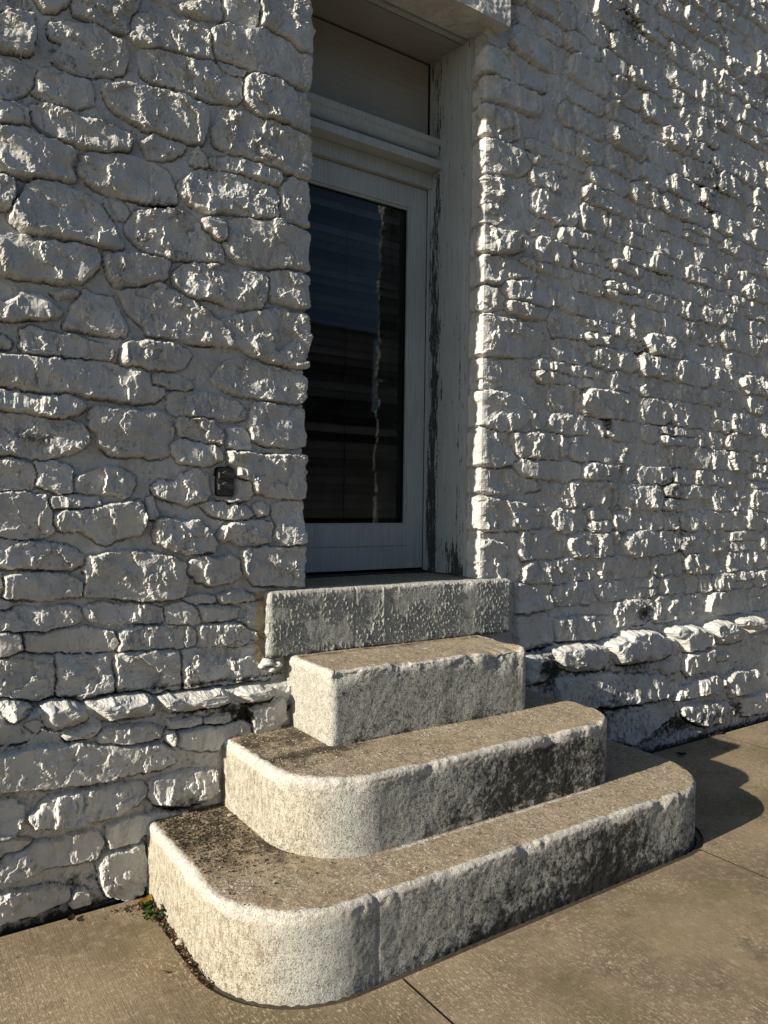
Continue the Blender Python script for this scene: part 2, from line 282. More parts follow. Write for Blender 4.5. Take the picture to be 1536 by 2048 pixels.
M_WALL, M_STEP, M_CONC = mat_wall(), mat_step(), mat_concrete()
M_WOOD, M_PEEL, M_PANEL = mat_wood(), mat_wood(True, 'peeling_painted_wood'), mat_wood(False, 'panel_plywood_paint')
M_GLASS = mat_glass()
U_STONES=[[348,3227,450,3240,469,3222,470,3103,435,3072,395,3070,349,3067],
[532,3206,599,3238,694,3261,807,3228,795,3158,777,3118,652,3069,566,3065,538,3084,582,3166,530,3170],
[482,3288,607,3336,553,3275,506,3257],
[607,3336,848,3431,817,3353,807,3278,745,3274,677,3276,616,3286],
[349,3023,419,3033,479,3024,484,2973,444,2942,397,2901,350,2890],
[492,3010,511,3036,566,3049,626,3050,673,3052,679,3008,676,2971,636,2946,576,2934,492,2940,476,2947],
[718,3048,750,3066,814,3082,938,3095,1048,3101,1114,3088,1119,3039,1111,2983,1101,2944,1020,2931,920,2936,806,2955,742,2991,721,3022],
[477,2898,517,2913,567,2905,653,2909,724,2912,797,2902,822,2875,811,2844,725,2816,646,2801,577,2800,518,2824,485,2850],
[351,2788,421,2808,461,2808,527,2791,611,2794,628,2780,608,2742,612,2671,528,2655,430,2642,352,2631],
[350,2875,412,2889,464,2879,461,2834,397,2815,351,2808],
[642,2761,681,2789,789,2810,883,2816,961,2789,991,2738,998,2685,952,2666,865,2659,754,2660,682,2670,638,2696],
[859,2876,920,2928,970,2923,1030,2914,1020,2882,941,2841,883,2822],
[1065,2891,1091,2910,1112,2892,1117,2865,1082,2848,1061,2858],
[1339,3623,1543,3702,1563,3667,1572,3552,1568,3490,1534,3463,1462,3487,1380,3493,1345,3490],
[1183,3562,1332,3620,1338,3498,1289,3458,1245,3466,1223,3476,1191,3474],
[1134,3393,1159,3418,1245,3458,1290,3449,1391,3486,1474,3484,1522,3453,1556,3443,1574,3402,1570,3336,1543,3310,1500,3313,1428,3315,1336,3305,1247,3308,1171,3306,1143,3336],
[964,3447,1024,3499,1158,3552,1184,3496,1169,3470,1106,3448,1055,3443,998,3441],
[817,3344,897,3383,999,3392,1076,3401,1113,3381,1128,3371,1135,3323,1139,3303,1077,3278,1006,3278,917,3261,841,3253,807,3271],
[856,3226,879,3240,976,3254,1140,3279,1178,3256,1270,3262,1274,3229,1266,3171,1227,3142,1141,3126,1058,3133,977,3133,899,3126,861,3142,851,3196],
[1176,3294,1204,3297,1283,3295,1274,3268,1215,3256,1182,3266],
[1281,3258,1319,3278,1429,3300,1500,3287,1525,3257,1562,3214,1570,3163,1546,3128,1502,3126,1431,3126,1338,3132,1293,3153,1275,3198],
[1147,3017,1180,3088,1238,3111,1339,3119,1431,3122,1526,3118,1563,3113,1579,3068,1577,2992,1566,2935,1529,2925,1457,2934,1364,2939,1285,2938,1208,2944,1154,2959],
[1127,2880,1165,2898,1219,2914,1296,2917,1387,2920,1452,2920,1455,2896,1448,2860,1399,2860,1319,2861,1230,2863,1166,2862],
[1005,2741,1041,2790,1082,2824,1134,2840,1209,2843,1297,2847,1388,2843,1430,2832,1435,2785,1441,2723,1408,2707,1321,2696,1232,2700,1146,2676,1073,2675,1012,2714],
[1472,2874,1505,2902,1559,2916,1571,2871,1570,2817,1568,2751,1544,2707,1508,2710,1460,2714,1448,2745,1463,2823],
[1222,2653,1255,2672,1344,2684,1413,2695,1484,2702,1544,2692,1567,2654,1573,2590,1564,2538,1534,2524,1439,2510,1346,2497,1257,2496,1217,2519,1201,2551],
[1105,2633,1147,2646,1189,2645,1207,2619,1194,2582,1173,2561,1148,2576,1116,2609],
[813,2581,847,2607,885,2616,963,2644,1043,2642,1101,2610,1143,2565,1186,2544,1202,2506,1196,2480,1086,2473,984,2463,886,2463,839,2492,810,2523],
[352,2631,386,2639,406,2627,415,2586,412,2551,396,2518,353,2504],
[454,2605,470,2626,511,2645,561,2649,612,2638,665,2617,709,2598,733,2572,755,2521,783,2480,787,2462,756,2452,666,2456,546,2458,447,2454,408,2472,403,2497,439,2557],
[732,2618,763,2629,806,2620,813,2600,791,2576,758,2568,740,2586],
[353,2415,416,2433,472,2430,488,2415,563,2434,631,2436,693,2434,711,2410,702,2380,676,2348,641,2305,581,2294,514,2296,449,2285,370,2282,354,2279],
[729,2426,765,2435,848,2440,945,2452,965,2440,961,2381,936,2361,849,2338,766,2316,742,2341,734,2386],
[417,2204,449,2230,490,2232,526,2218,548,2199,573,2181,562,2165,498,2152,450,2148,418,2134,355,2130,355,2185,394,2183],
[547,2252,615,2273,633,2261,598,2243,564,2234],
[647,2251,659,2266,712,2258,748,2258,776,2216,795,2181,810,2155,799,2133,749,2130,669,2126,591,2124,599,2152,619,2206],
[438,2044,447,2074,450,2099,474,2106,524,2106,565,2093,634,2094,705,2085,744,2081,752,2053,748,2029,714,2026,635,2030,532,2030,451,2028],
[356,2068,384,2070,403,2057,399,2041,356,2030],
[788,2086,814,2099,909,2117,948,2117,1008,2119,1044,2106,1053,2077,1039,2044,989,2018,930,2017,852,2022,791,2021],
[775,2291,803,2303,888,2320,922,2351,946,2349,976,2331,1016,2316,1077,2299,1140,2263,1168,2233,1216,2252,1304,2290,1395,2316,1477,2325,1549,2315,1575,2275,1588,2211,1584,2135,1560,2095,1516,2094,1432,2102,1351,2121,1261,2147,1174,2148,1089,2141,987,2147,893,2148,880,2175,832,2215,790,2256],
[995,2397,1029,2433,1076,2453,1138,2457,1192,2459,1279,2459,1347,2464,1377,2452,1389,2417,1380,2373,1371,2330,1303,2315,1237,2304,1193,2316,1150,2327,1087,2320,1036,2332,995,2358],
[1404,2472,1439,2495,1486,2508,1535,2502,1565,2473,1575,2427,1571,2372,1549,2354,1488,2357,1417,2358,1401,2376,1407,2430],
[1179,2031,1207,2071,1250,2086,1306,2093,1374,2084,1456,2075,1541,2054,1568,2026,1571,1959,1542,1939,1446,1943,1353,1946,1263,1952,1176,1974,1154,2002],
[356,2010,451,2004,533,2007,635,2012,741,2009,853,2003,897,1992,907,1947,950,1932,946,1912,921,1891,854,1879,761,1886,671,1891,533,1892,435,1897,357,1896],
[906,1986,939,1999,1009,1997,1060,1978,1071,1954,1030,1946,950,1948,918,1958],
[357,1882,404,1887,452,1876,492,1867,584,1875,636,1865,657,1849,636,1820,585,1803,518,1805,468,1815,373,1814,357,1815],
[357,1796,420,1797,501,1788,585,1785,645,1778,668,1748,672,1717,655,1692,603,1671,561,1651,510,1644,469,1656,374,1660,358,1659],
[677,1828,707,1846,761,1839,820,1848,892,1846,951,1839,981,1827,989,1779,986,1720,978,1680,913,1673,818,1676,744,1678,717,1705,707,1751,681,1777],
[976,1911,1000,1927,1071,1940,1134,1936,1219,1923,1286,1908,1306,1883,1304,1852,1264,1842,1177,1842,1093,1846,1011,1843,980,1866],
[1011,1796,1027,1831,1093,1830,1156,1816,1178,1801,1193,1772,1191,1741,1136,1748,1073,1758,1022,1765],
[1227,1801,1287,1809,1310,1779,1319,1738,1317,1721,1266,1719,1226,1727],
[1331,1854,1342,1907,1365,1919,1423,1916,1518,1909,1572,1894,1585,1862,1579,1807,1564,1760,1540,1750,1472,1746,1378,1752,1328,1770,1327,1822],
[988,1726,1022,1738,1094,1738,1157,1725,1196,1701,1201,1670,1158,1658,1095,1650,1023,1659,992,1691],
[1226,1698,1277,1705,1356,1700,1449,1700,1545,1709,1582,1700,1598,1666,1599,1600,1592,1545,1560,1520,1499,1519,1428,1531,1335,1550,1312,1581,1278,1601,1256,1631,1233,1672],
[494,1639,535,1638,603,1617,621,1581,613,1526,553,1534,500,1559],
[700,1608,736,1620,800,1611,841,1593,838,1559,814,1515,746,1519,628,1526,631,1581],
[359,1634,429,1633,483,1621,486,1586,478,1541,438,1531,359,1521],
[915,1551,954,1572,1003,1567,1033,1603,1095,1626,1137,1607,1146,1536,1128,1506,1055,1495,974,1513,934,1522],
[1122,1481,1160,1498,1213,1499,1235,1482,1268,1491,1313,1473,1341,1450,1314,1429,1258,1429,1203,1435,1150,1449],
[1350,1483,1382,1494,1407,1484,1405,1456,1371,1446,1348,1462],
[1433,1456,1440,1489,1524,1500,1573,1496,1591,1468,1589,1380,1580,1330,1538,1322,1478,1325,1447,1349,1453,1403],
[1189,1353,1204,1390,1269,1410,1314,1416,1394,1420,1422,1403,1421,1329,1361,1323,1311,1320,1266,1321,1248,1342,1204,1343],
[932,1421,985,1425,1097,1421,1140,1384,1172,1339,1162,1303,1099,1290,1057,1295,976,1317,926,1338],
[1293,1285,1316,1299,1384,1304,1454,1300,1551,1302,1581,1282,1582,1205,1578,1131,1492,1139,1386,1149,1351,1161,1317,1194,1298,1247],
[1068,1255,1099,1268,1184,1261,1238,1276,1276,1248,1285,1196,1239,1167,1163,1164,1100,1183,1068,1215],
[359,1512,454,1518,520,1510,540,1471,547,1426,556,1384,529,1372,455,1364,376,1370,360,1374],
[560,1440,605,1455,692,1463,764,1482,858,1489,881,1475,885,1425,868,1377,802,1359,738,1341,693,1360,649,1385,588,1389,561,1413],
[545,1498,587,1516,701,1505,710,1485,622,1471,553,1474],
[900,1503,919,1509,929,1439,908,1437],
[360,1353,455,1346,546,1335,606,1320,658,1287,655,1263,615,1243,555,1250,456,1261,361,1261],
[400,1221,424,1229,539,1229,598,1212,650,1190,654,1149,556,1142,441,1152,390,1155,396,1195],
[361,1249,383,1239,386,1199,377,1156,362,1153],
[671,1283,739,1296,822,1297,917,1289,996,1273,1043,1246,1054,1186,1045,1126,998,1115,900,1115,786,1130,713,1136,666,1148],
[362,1122,425,1113,506,1103,607,1106,651,1090,657,1056,625,1040,540,1033,442,1037,362,1052],
[665,1089,686,1102,786,1099,900,1088,959,1068,965,1027,900,1022,787,1035,687,1045],
[1049,1102,1101,1115,1170,1115,1177,1098,1143,1086,1059,1091],
[1185,1104,1218,1122,1295,1122,1345,1105,1352,1077,1273,1078,1201,1084],
[974,1077,998,1087,1080,1078,1101,1054,1110,1011,1060,1009,989,1017,973,1042],
[1101,1071,1143,1076,1229,1060,1280,1046,1279,1019,1208,1004,1133,1012,1118,1033],
[363,1026,410,1026,447,1010,452,965,410,948,363,946],
[458,983,461,1014,482,1018,524,1009,591,1017,678,1017,765,999,776,952,760,933,661,941,558,946,475,954],
[787,982,809,999,920,999,1060,997,1085,979,1090,922,1061,913,921,921,791,932],
[1102,978,1123,992,1208,993,1319,985,1370,955,1370,917,1343,903,1209,905,1107,915],
[363,936,491,935,558,919,562,776,476,785,364,800],
[571,924,751,915,767,758,663,763,572,773],
[777,914,1025,901,1034,748,903,753,782,758],
[1049,900,1210,890,1355,889,1401,850,1426,751,1391,736,1211,744,1055,748],
[2599,3532,2633,3560,2720,3576,2810,3583,2851,3543,2845,3462,2795,3432,2688,3425,2612,3416],
[2599,3371,2636,3402,2724,3409,2850,3405,2936,3381,2937,3315,2853,3264,2727,3249,2606,3213],
[2596,3167,2640,3201,2735,3210,2743,3160,2737,3094,2749,3018,2697,2973,2621,2964,2599,3035],
[2601,2913,2645,2941,2733,2947,2859,2948,2897,2919,2898,2879,2807,2847,2700,2826,2610,2821],
[2584,2739,2624,2788,2701,2798,2881,2807,3014,2767,2957,2730,2810,2682,2703,2664,2600,2645],
[2607,2608,2641,2632,2704,2633,2765,2604,2759,2550,2654,2521,2609,2527],
[2590,2427,2620,2472,2672,2490,2778,2485,2925,2467,3071,2439,3081,2355,3004,2321,2855,2298,2711,2286,2600,2285],
[2597,2231,2642,2254,2711,2254,2755,2223,2756,2145,2697,2118,2603,2114],
[2594,2072,2645,2095,2786,2098,2877,2090,2934,2052,2992,1992,3043,1934,2937,1897,2754,1895,2666,1908,2604,1914],
[2598,1875,2649,1894,2790,1882,2864,1849,2874,1743,2830,1717,2687,1701,2601,1708],
[2585,1649,2625,1681,2758,1688,2905,1675,3000,1640,3059,1600,2944,1574,2761,1565,2621,1567,2586,1602],
[2588,1508,2628,1539,2726,1533,2853,1513,2946,1506,3062,1463,3083,1395,3006,1371,2801,1372,2607,1379],
[2588,1302,2643,1314,2766,1301,2821,1277,2823,1183,2788,1119,2681,1115,2588,1127],
[2614,3663,2647,3707,2753,3724,2898,3726,3012,3698,2995,3631,2901,3611,2755,3608,2632,3595],
[2594,3796,2644,3860,2785,3886,2952,3866,3067,3837,3049,3769,2898,3745,2717,3738,2606,3717],
[2880,1074,3070,1078,3158,1046,3160,935,2958,921,2876,935],
[2876,900,3113,902,3162,865,3165,725,2963,717,2888,725],
[3194,862,3444,858,3712,829,3738,731,3534,719,3205,735]]
G_STONES=[[354,800,415,796,454,789,475,778,485,733,501,695,495,670,455,664,416,664,355,664],
[510,773,559,778,609,767,657,752,673,722,670,695,636,683,560,675,524,683,511,711],
[664,756,713,766,803,766,877,766,911,744,919,705,906,678,840,679,749,678,705,699,678,725],
[934,731,973,740,1114,736,1198,733,1219,718,1228,685,1198,675,1114,673,1033,673,974,678,938,702],
[1228,731,1262,741,1328,749,1385,742,1415,707,1420,675,1374,664,1285,669,1241,689],
[3104,717,3203,735,3389,729,3497,699,3555,644,3558,557,3436,562,3289,568,3138,618],
[3554,702,3652,734,3790,742,4032,727,4165,681,4219,591,4112,556,3890,564,3679,558,3609,624],
[4153,729,4289,737,4534,723,4610,667,4641,582,4456,551,4320,572,4249,652],
[4574,713,4706,735,4854,727,4978,676,4999,599,4859,584,4710,592,4633,649],
[4915,722,4976,741,5264,730,5367,637,5106,624,5022,659],
[2870,675,2933,697,3047,685,3091,637,3084,570,3012,544,2888,538]]
P_STONES=[[710,646,755,652,884,642,932,623,948,607,933,583,866,585,773,591,707,602],
[581,645,649,663,710,668,715,650,666,631,598,633],
[961,644,1041,641,1102,632,1106,616,1021,611,971,615],
[1112,623,1164,637,1250,630,1246,610,1186,605,1123,609],
[1011,587,1082,596,1186,589,1273,602,1306,578,1307,541,1252,534,1187,530,1166,504,1042,516,1002,552],
[1312,639,1396,644,1458,661,1483,576,1432,546,1363,542,1322,547,1317,602],
[952,605,981,600,1001,562,982,553,956,575],
[357,607,435,612,499,622,632,609,792,576,943,554,986,523,990,480,943,465,867,465,774,464,650,461,516,474,436,492,373,491,358,491],
[471,379,508,406,533,442,599,437,703,434,793,434,867,428,885,400,881,363,831,345,758,314,686,316,600,321,533,333,493,350],
[358,465,420,457,444,429,449,384,437,352,406,325,359,333],
[896,419,944,434,1043,433,1158,421,1164,343,1137,309,1044,303,926,319,894,360],
[359,307,485,287,584,278,618,285,701,272,724,229,705,182,618,178,535,182,438,173,360,185],
[714,177,734,192,777,187,823,184,870,190,889,131,890,55,871,2,797,5,735,32,718,92],
[361,127,423,130,486,117,552,116,597,87,599,47,552,43,487,32,423,29,361,34],
[606,32,623,69,662,62,680,16,620,14],
[735,279,813,298,945,287,1123,258,1081,239,946,233,869,226,847,203,741,211],
[4200,291,4277,344,4438,378,4662,391,4734,335,4666,277,4441,274,4253,280],
[4774,360,4869,383,5150,368,5205,277,5092,221,4844,220,4788,295],
[4281,216,4360,233,4554,213,4786,191,4878,130,4789,75,4558,61,4391,120,4293,176],
[4066,535,4245,528,4221,462,4093,461],
[4544,519,4775,525,4806,485,4574,483],
[3130,547,3548,522,4119,442,4148,313,3924,313,3597,329,3154,378],
[3531,309,3924,292,4149,273,4178,168,3929,99,3787,77,3535,149],
[4967,186,5287,196,5424,124,5359,43,4971,75]]

# ================================================================ LARGE STRUCTURE
# ---------------------------------------------------------------- ground
XL0, XR0 = 1.575, 2.625         # door opening in the stone
def step_outline(x0, x1, yf, rl, rr, yb, n=22, bow=0.0):
    """U outline from the wall at the left round the front to the wall at the right"""
    p = [(x0, yb)]; m = max(2, int((yb - yf - rl) / 0.05))
    p = [(x0, yb + (yf + rl - yb) * i / m) for i in range(m)]
    for i in range(n + 1):
        a = math.pi + (math.pi / 2) * i / n; p.append((x0 + rl + rl * math.cos(a), yf + rl + rl * math.sin(a)))
    m = int((x1 - x0 - rl - rr) / 0.05)
    for i in range(1, m): p.append((x0 + rl + (x1 - x0 - rl - rr) * i / m, yf))
    for i in range(n + 1):
        a = -math.pi / 2 + (math.pi / 2) * i / n; p.append((x1 - rr + rr * math.cos(a), yf + rr + rr * math.sin(a)))
    m = max(2, int((yb - yf - rr) / 0.05))
    p += [(x1, yf + rr + (yb - yf - rr) * i / m) for i in range(1, m + 1)]
    return p
S1 = dict(x0=0.885, x1=3.235, yf=1.94, rl=0.36, rr=0.33, z0=-0.03, z1=0.272)
S2 = dict(x0=1.19, x1=2.855, yf=2.185, rl=0.30, rr=0.23, z0=0.262, z1=0.545)

M_SUB = mat_flat('joint_bed_dirt', (0.035, 0.028, 0.022), 0.95, 0.1)
M_ASPH = mat_flat('asphalt', (0.055, 0.053, 0.05), 0.9, 0.2, 0.4, 120, 0.6)
M_KERB = mat_flat('kerb_concrete', (0.30, 0.27, 0.22), 0.85)
bm = bmesh.new(); add_box(bm, -60, 80, -60, 40, -0.6, -0.17); tag(bm_obj('ground', bm, mat_flat('earth', (0.12, 0.10, 0.07), 0.95, 0.1)), kind='structure')
bm = bmesh.new(); add_box(bm, -60, 80, -11.4, -1.35, -0.17, -0.13); tag(bm_obj('road', bm, M_ASPH), kind='structure')
bm = bmesh.new(); add_box(bm, -60, 80, -14.2, -11.4, -0.17, 0.0); tag(bm_obj('far_pavement', bm, M_KERB), kind='structure')
bm = bmesh.new(); add_box(bm, -30, 50, -1.35, -1.2, -0.17, -0.002, 0.015); tag(bm_obj('kerb', bm, M_KERB), kind='structure')

pave = tag(empty('pavement', (0, 0, 0)), kind='structure')
box_obj('joint_bed', (-30, 50, -1.2, 3.3, -0.17, -0.012), M_SUB, pave)
GAP = 0.030
ring = step_outline(S1['x0'] - GAP, S1['x1'] + GAP, S1['yf'] - GAP, 0.39, 0.34, 2.845)
def slab(pts):
    bm = bmesh.new(); prism(bm, pts, -0.1, 0.0)
    bmesh.ops.recalc_face_normals(bm, faces=bm.faces[:])
    for f in bm.faces:
        if abs(f.normal.z) < .5: f.material_index = 1            # soil stained slab edges
    o = bm_obj('slab', bm, M_CONC, pave); o.data.materials.append(M_SUB); return o
J, YW = 0.0042, 2.845
xs = [-9.92, -8.30, -6.68, -5.06, -3.44, -1.82, -0.22, 1.40, 3.02, 4.64, 6.26, 7.88, 9.5, 11.12, 12.74]
kL = [p for p in ring if p[0] <= 1.40 - J]; kM = [p for p in ring if 1.40 + J < p[0] < 3.02 - J and p[1] < 2.3]; kR = [p for p in ring if p[0] >= 3.02 + J]
yl = S1['yf'] - GAP
for a, b in zip(xs[:-1], xs[1:]):
    a2, b2 = a + J, b - J
    if abs(b - 1.40) < 0.01:   pts = [(a2, 0.0 + J), (b2, J), (b2, yl)] + [p for p in reversed(kL) if p[0] < b2 - 0.01] + [(a2, YW)]
    elif abs(a - 1.40) < 0.01: pts = [(a2, J), (b2, J)] + [(b2, [p for p in ring if p[0] > 2.9][0][1])] + [p for p in reversed(kM) if p[0] < b2 - 0.01 and p[0] > a2 + 0.01] + [(a2, yl)]
    elif abs(a - 3.02) < 0.01:
        k = [p for p in reversed(kR) if p[0] > a2 + 0.004]
        pts = [(a2, J), (b2, J), (b2, YW)] + k + [(a2, k[-1][1] - 0.001)]
    else: pts = [(a2, J), (b2, J), (b2, YW), (a2, YW)]
    slab(pts)
    slab([(a2, -1.2), (b2, -1.2), (b2, -J), (a2, -J)])
M_FILL = mat_flat('joint_sealant', (0.075, 0.058, 0.042), 0.6, 0.4, 0.4, 60, 0.5)
def strip(name, inner, outer, z, mat, parent):
    co = [(x, y, z + 0.003 * math.sin(9 * i)) for i, (x, y) in enumerate(inner)] + [(x, y, z - 0.001) for x, y in outer]
    n = len(inner); q = [(i, i + 1, n + i + 1, n + i) for i in range(n - 1)]
    o = mesh_np(name, co, q, mat, parent); return o
inn = step_outline(S1['x0'] - 0.001, S1['x1'] + 0.001, S1['yf'] - 0.001, 0.36, 0.31, 2.9)
outn = step_outline(S1['x0'] - GAP - 0.003, S1['x1'] + GAP + 0.003, S1['yf'] - GAP - 0.003, 0.36 + 0.03, 0.31 + 0.03, 2.9)
n_ = min(len(inn), len(outn))
def resample(p, n):
    p = np.array(p); d = np.r_[0, np.cumsum(np.hypot(*np.diff(p, axis=0).T))]; t = np.linspace(0, d[-1], n)
    return np.stack([np.interp(t, d, p[:, 0]), np.interp(t, d, p[:, 1])], 1)
strip('joint_sealant', resample(inn, 200), resample(outn, 200), -0.008, M_FILL, pave)

# ---------------------------------------------------------------- stone wall
def poly_sd(px, pz, P):
    """signed distance, positive inside"""
    n = len(P); d = np.full(px.shape, 1e9); ins = np.zeros(px.shape, bool)
    for i in range(n):
        a, b = P[i], P[(i + 1) % n]; ex, ez = b[0] - a[0], b[1] - a[1]; wx, wz = px - a[0], pz - a[1]
        t = np.clip((wx * ex + wz * ez) / (ex * ex + ez * ez + 1e-12), 0, 1)
        d = np.minimum(d, (wx - ex * t) ** 2 + (wz - ez * t) ** 2)
        c = (a[1] <= pz) != (b[1] <= pz)
        with np.errstate(divide='ignore', invalid='ignore'): xx = a[0] + (pz - a[1]) / (b[1] - a[1]) * ex
        ins ^= c & (px < xx)
    return np.where(ins, 1, -1) * np.sqrt(d)
def chaikin(P, k=1):
    for _ in range(k):
        Q = np.roll(P, -1, 0); P = np.stack([P * 0.78 + Q * 0.22, P * 0.22 + Q * 0.78], 1).reshape(-1, 2)
    return P
def ledge_z(x): return 0.735 - 0.019 * (x - 1.0)
stones = []       # (polygon, bbox, kind)
def add_stone(P, kind):
    P = np.asarray(P, float); stones.append((P, (P[:, 0].min(), P[:, 0].max(), P[:, 1].min(), P[:, 1].max()), kind))
for tab, k in ((U_STONES, 'U'), (G_STONES, 'G'), (P_STONES, 'P')):
    for f in tab:
        P = np.array(f, float).reshape(-1, 2) / 1000.0
        if k == 'U' and P[:, 0].max() > 1.555 and P[:, 0].min() < 1.62: P[P[:, 0] > 1.545, 0] += 0.13        # runs round the left corner
        if k == 'U' and 2.55 < P[:, 0].min() < 2.64: P[P[:, 0] < 2.635, 0] -= 0.085 + 0.05 * rnd.random()
        add_stone(P if k != 'G' else chaikin(P, 1), k)
n_traced = len(stones)
def overlaps(P):
    b = (P[:, 0].min(), P[:, 0].max(), P[:, 1].min(), P[:, 1].max())
    gx, gz = np.meshgrid(np.linspace(b[0], b[1], 7), np.linspace(b[2], b[3], 5)); hit = np.zeros(gx.shape, bool)
    for Q, c, k in stones[:n_traced]:
        if c[0] < b[1] and c[1] > b[0] and c[2] < b[3] and c[3] > b[2]: hit |= poly_sd(gx, gz, Q) > -0.004
    return hit.mean()
def course_region(xa, xb, za, zb, hlo, hhi, llo, lhi, kind, slope=0.0, left=False):
    z = za
    while z < zb:
        h = rnd.uniform(hlo, hhi); x = xa - rnd.random() * 0.2
        while x < xb:
            L = rnd.uniform(llo, lhi) * rnd.uniform(0.7, 1.3); g = 0.003 + rnd.random() * 0.006
            if rnd.random() < 0.10 and h > 0.10:      # two thin ones stacked
                subs = [(z + g, z + h * 0.45), (z + h * 0.52, z + h - g)]
            else: subs = [(z + g, z + h - g)]
            for a, b in subs:
                if rnd.random() < 0.03: continue
                w = (b - a); j = lambda s: rnd.uniform(-s, s)
                x0, x1 = x + g, x + L - g; top = rnd.uniform(-.2, .2) * w; bot = rnd.uniform(-.12, .12) * w
                P = [(x0 + j(.01), a + w * .25 + j(.01)), (x0 + L * .12, a + j(.006)), ((x0 + x1) / 2, a + bot * .6), (x1 - L * .12, a + j(.008)), (x1 + j(.01), a + w * .3),
                     (x1 + j(.01), b - w * .3), (x1 - L * .13, b + j(.008)), ((x0 + x1) / 2 + j(.03), b + top * .4), (x0 + L * .12, b + j(.008)), (x0 + j(.008), b - w * .28)]
                P = np.array(P); P[:, 1] += slope * (P[:, 0] - xa)
                cx, cz = P.mean(0)
                if kind == 'U' and P[:, 1].min() < ledge_z(cx) + 0.01: continue
                if kind == 'P' and P[:, 1].max() > ledge_z(cx) - 0.10: continue
                if XL0 - 0.06 < P[:, 0].max() and P[:, 0].min() < XR0 + 0.0 and cx < 2.1: continue
                if 1.7 < cx < XR0: continue
                if overlaps(P) < 0.22: add_stone(P, kind)
            x += L
        z += h
course_region(2.70, 12.5, 0.66, 6.2, 0.105, 0.165, 0.20, 0.50, 'U', -0.002)
course_region(4.45, 12.5, 0.00, 0.75, 0.11, 0.17, 0.20, 0.45, 'P', -0.01)
course_region(-3.2, 1.55, 0.70, 6.2, 0.085, 0.15, 0.16, 0.42, 'U')
course_region(-3.2, 0.85, -0.02, 0.75, 0.09, 0.16, 0.18, 0.42, 'P')
for xa, xb in ((-3.2, 0.32), (5.25, 12.5)):           # ledge course beyond the frame
    x = xa
    while x < xb:
        L = rnd.uniform(0.18, 0.35); z = ledge_z(x + L / 2); x0, x1 = x + .006, x + L - .006; b, tp = z - rnd.uniform(.09, .11), z + rnd.uniform(-.005, .02)
        add_stone(chaikin(np.array([(x0, b + .03), (x0 + .03, b), (x1 - .03, b), (x1, b + .03), (x1, tp - .03), (x1 - .04, tp), (x0 + .05, tp), (x0, tp - .03)]), 1), 'G'); x += L

def axis(*segs):
    out = []
    for a, b, s in segs:
        n = max(1, int(round((b - a) / s))); out.append(np.linspace(a, b, n, endpoint=False))
    out.append([segs[-1][1]]); return np.concatenate(out)

# black lichen / soot patches and warm stains on the paint: (x, z, rx, rz, strength)
SOOT = [(4.15, 2.93, .16, .09, .42), (3.91, 2.43, .18, .10, .42), (4.24, 1.62, .20, .17, .45), (4.35, 1.29, .18, .13, .45), (3.97, .84, .12, .08, .6), (4.2, 2.0, .10, .08, .45),
        (3.60, 1.98, .07, .06, .5), (3.75, 4.4, .2, .2, .4), (4.6, 3.6, .3, .3, .4), (0.50, 1.72, .12, .05, .45), (0.95, 2.66, .12, .05, .4), (.62, 3.1, .3, .10, .3), (3.55, .33, .5, .28, .42), (3.05, .62, .12, .1, .6), (4.6, .12, .6, .07, .45), (1.25, .62, .14, .07, .42), (1.02, .31, .10, .06, .5), (.45, .10, .4, .04, .3)]

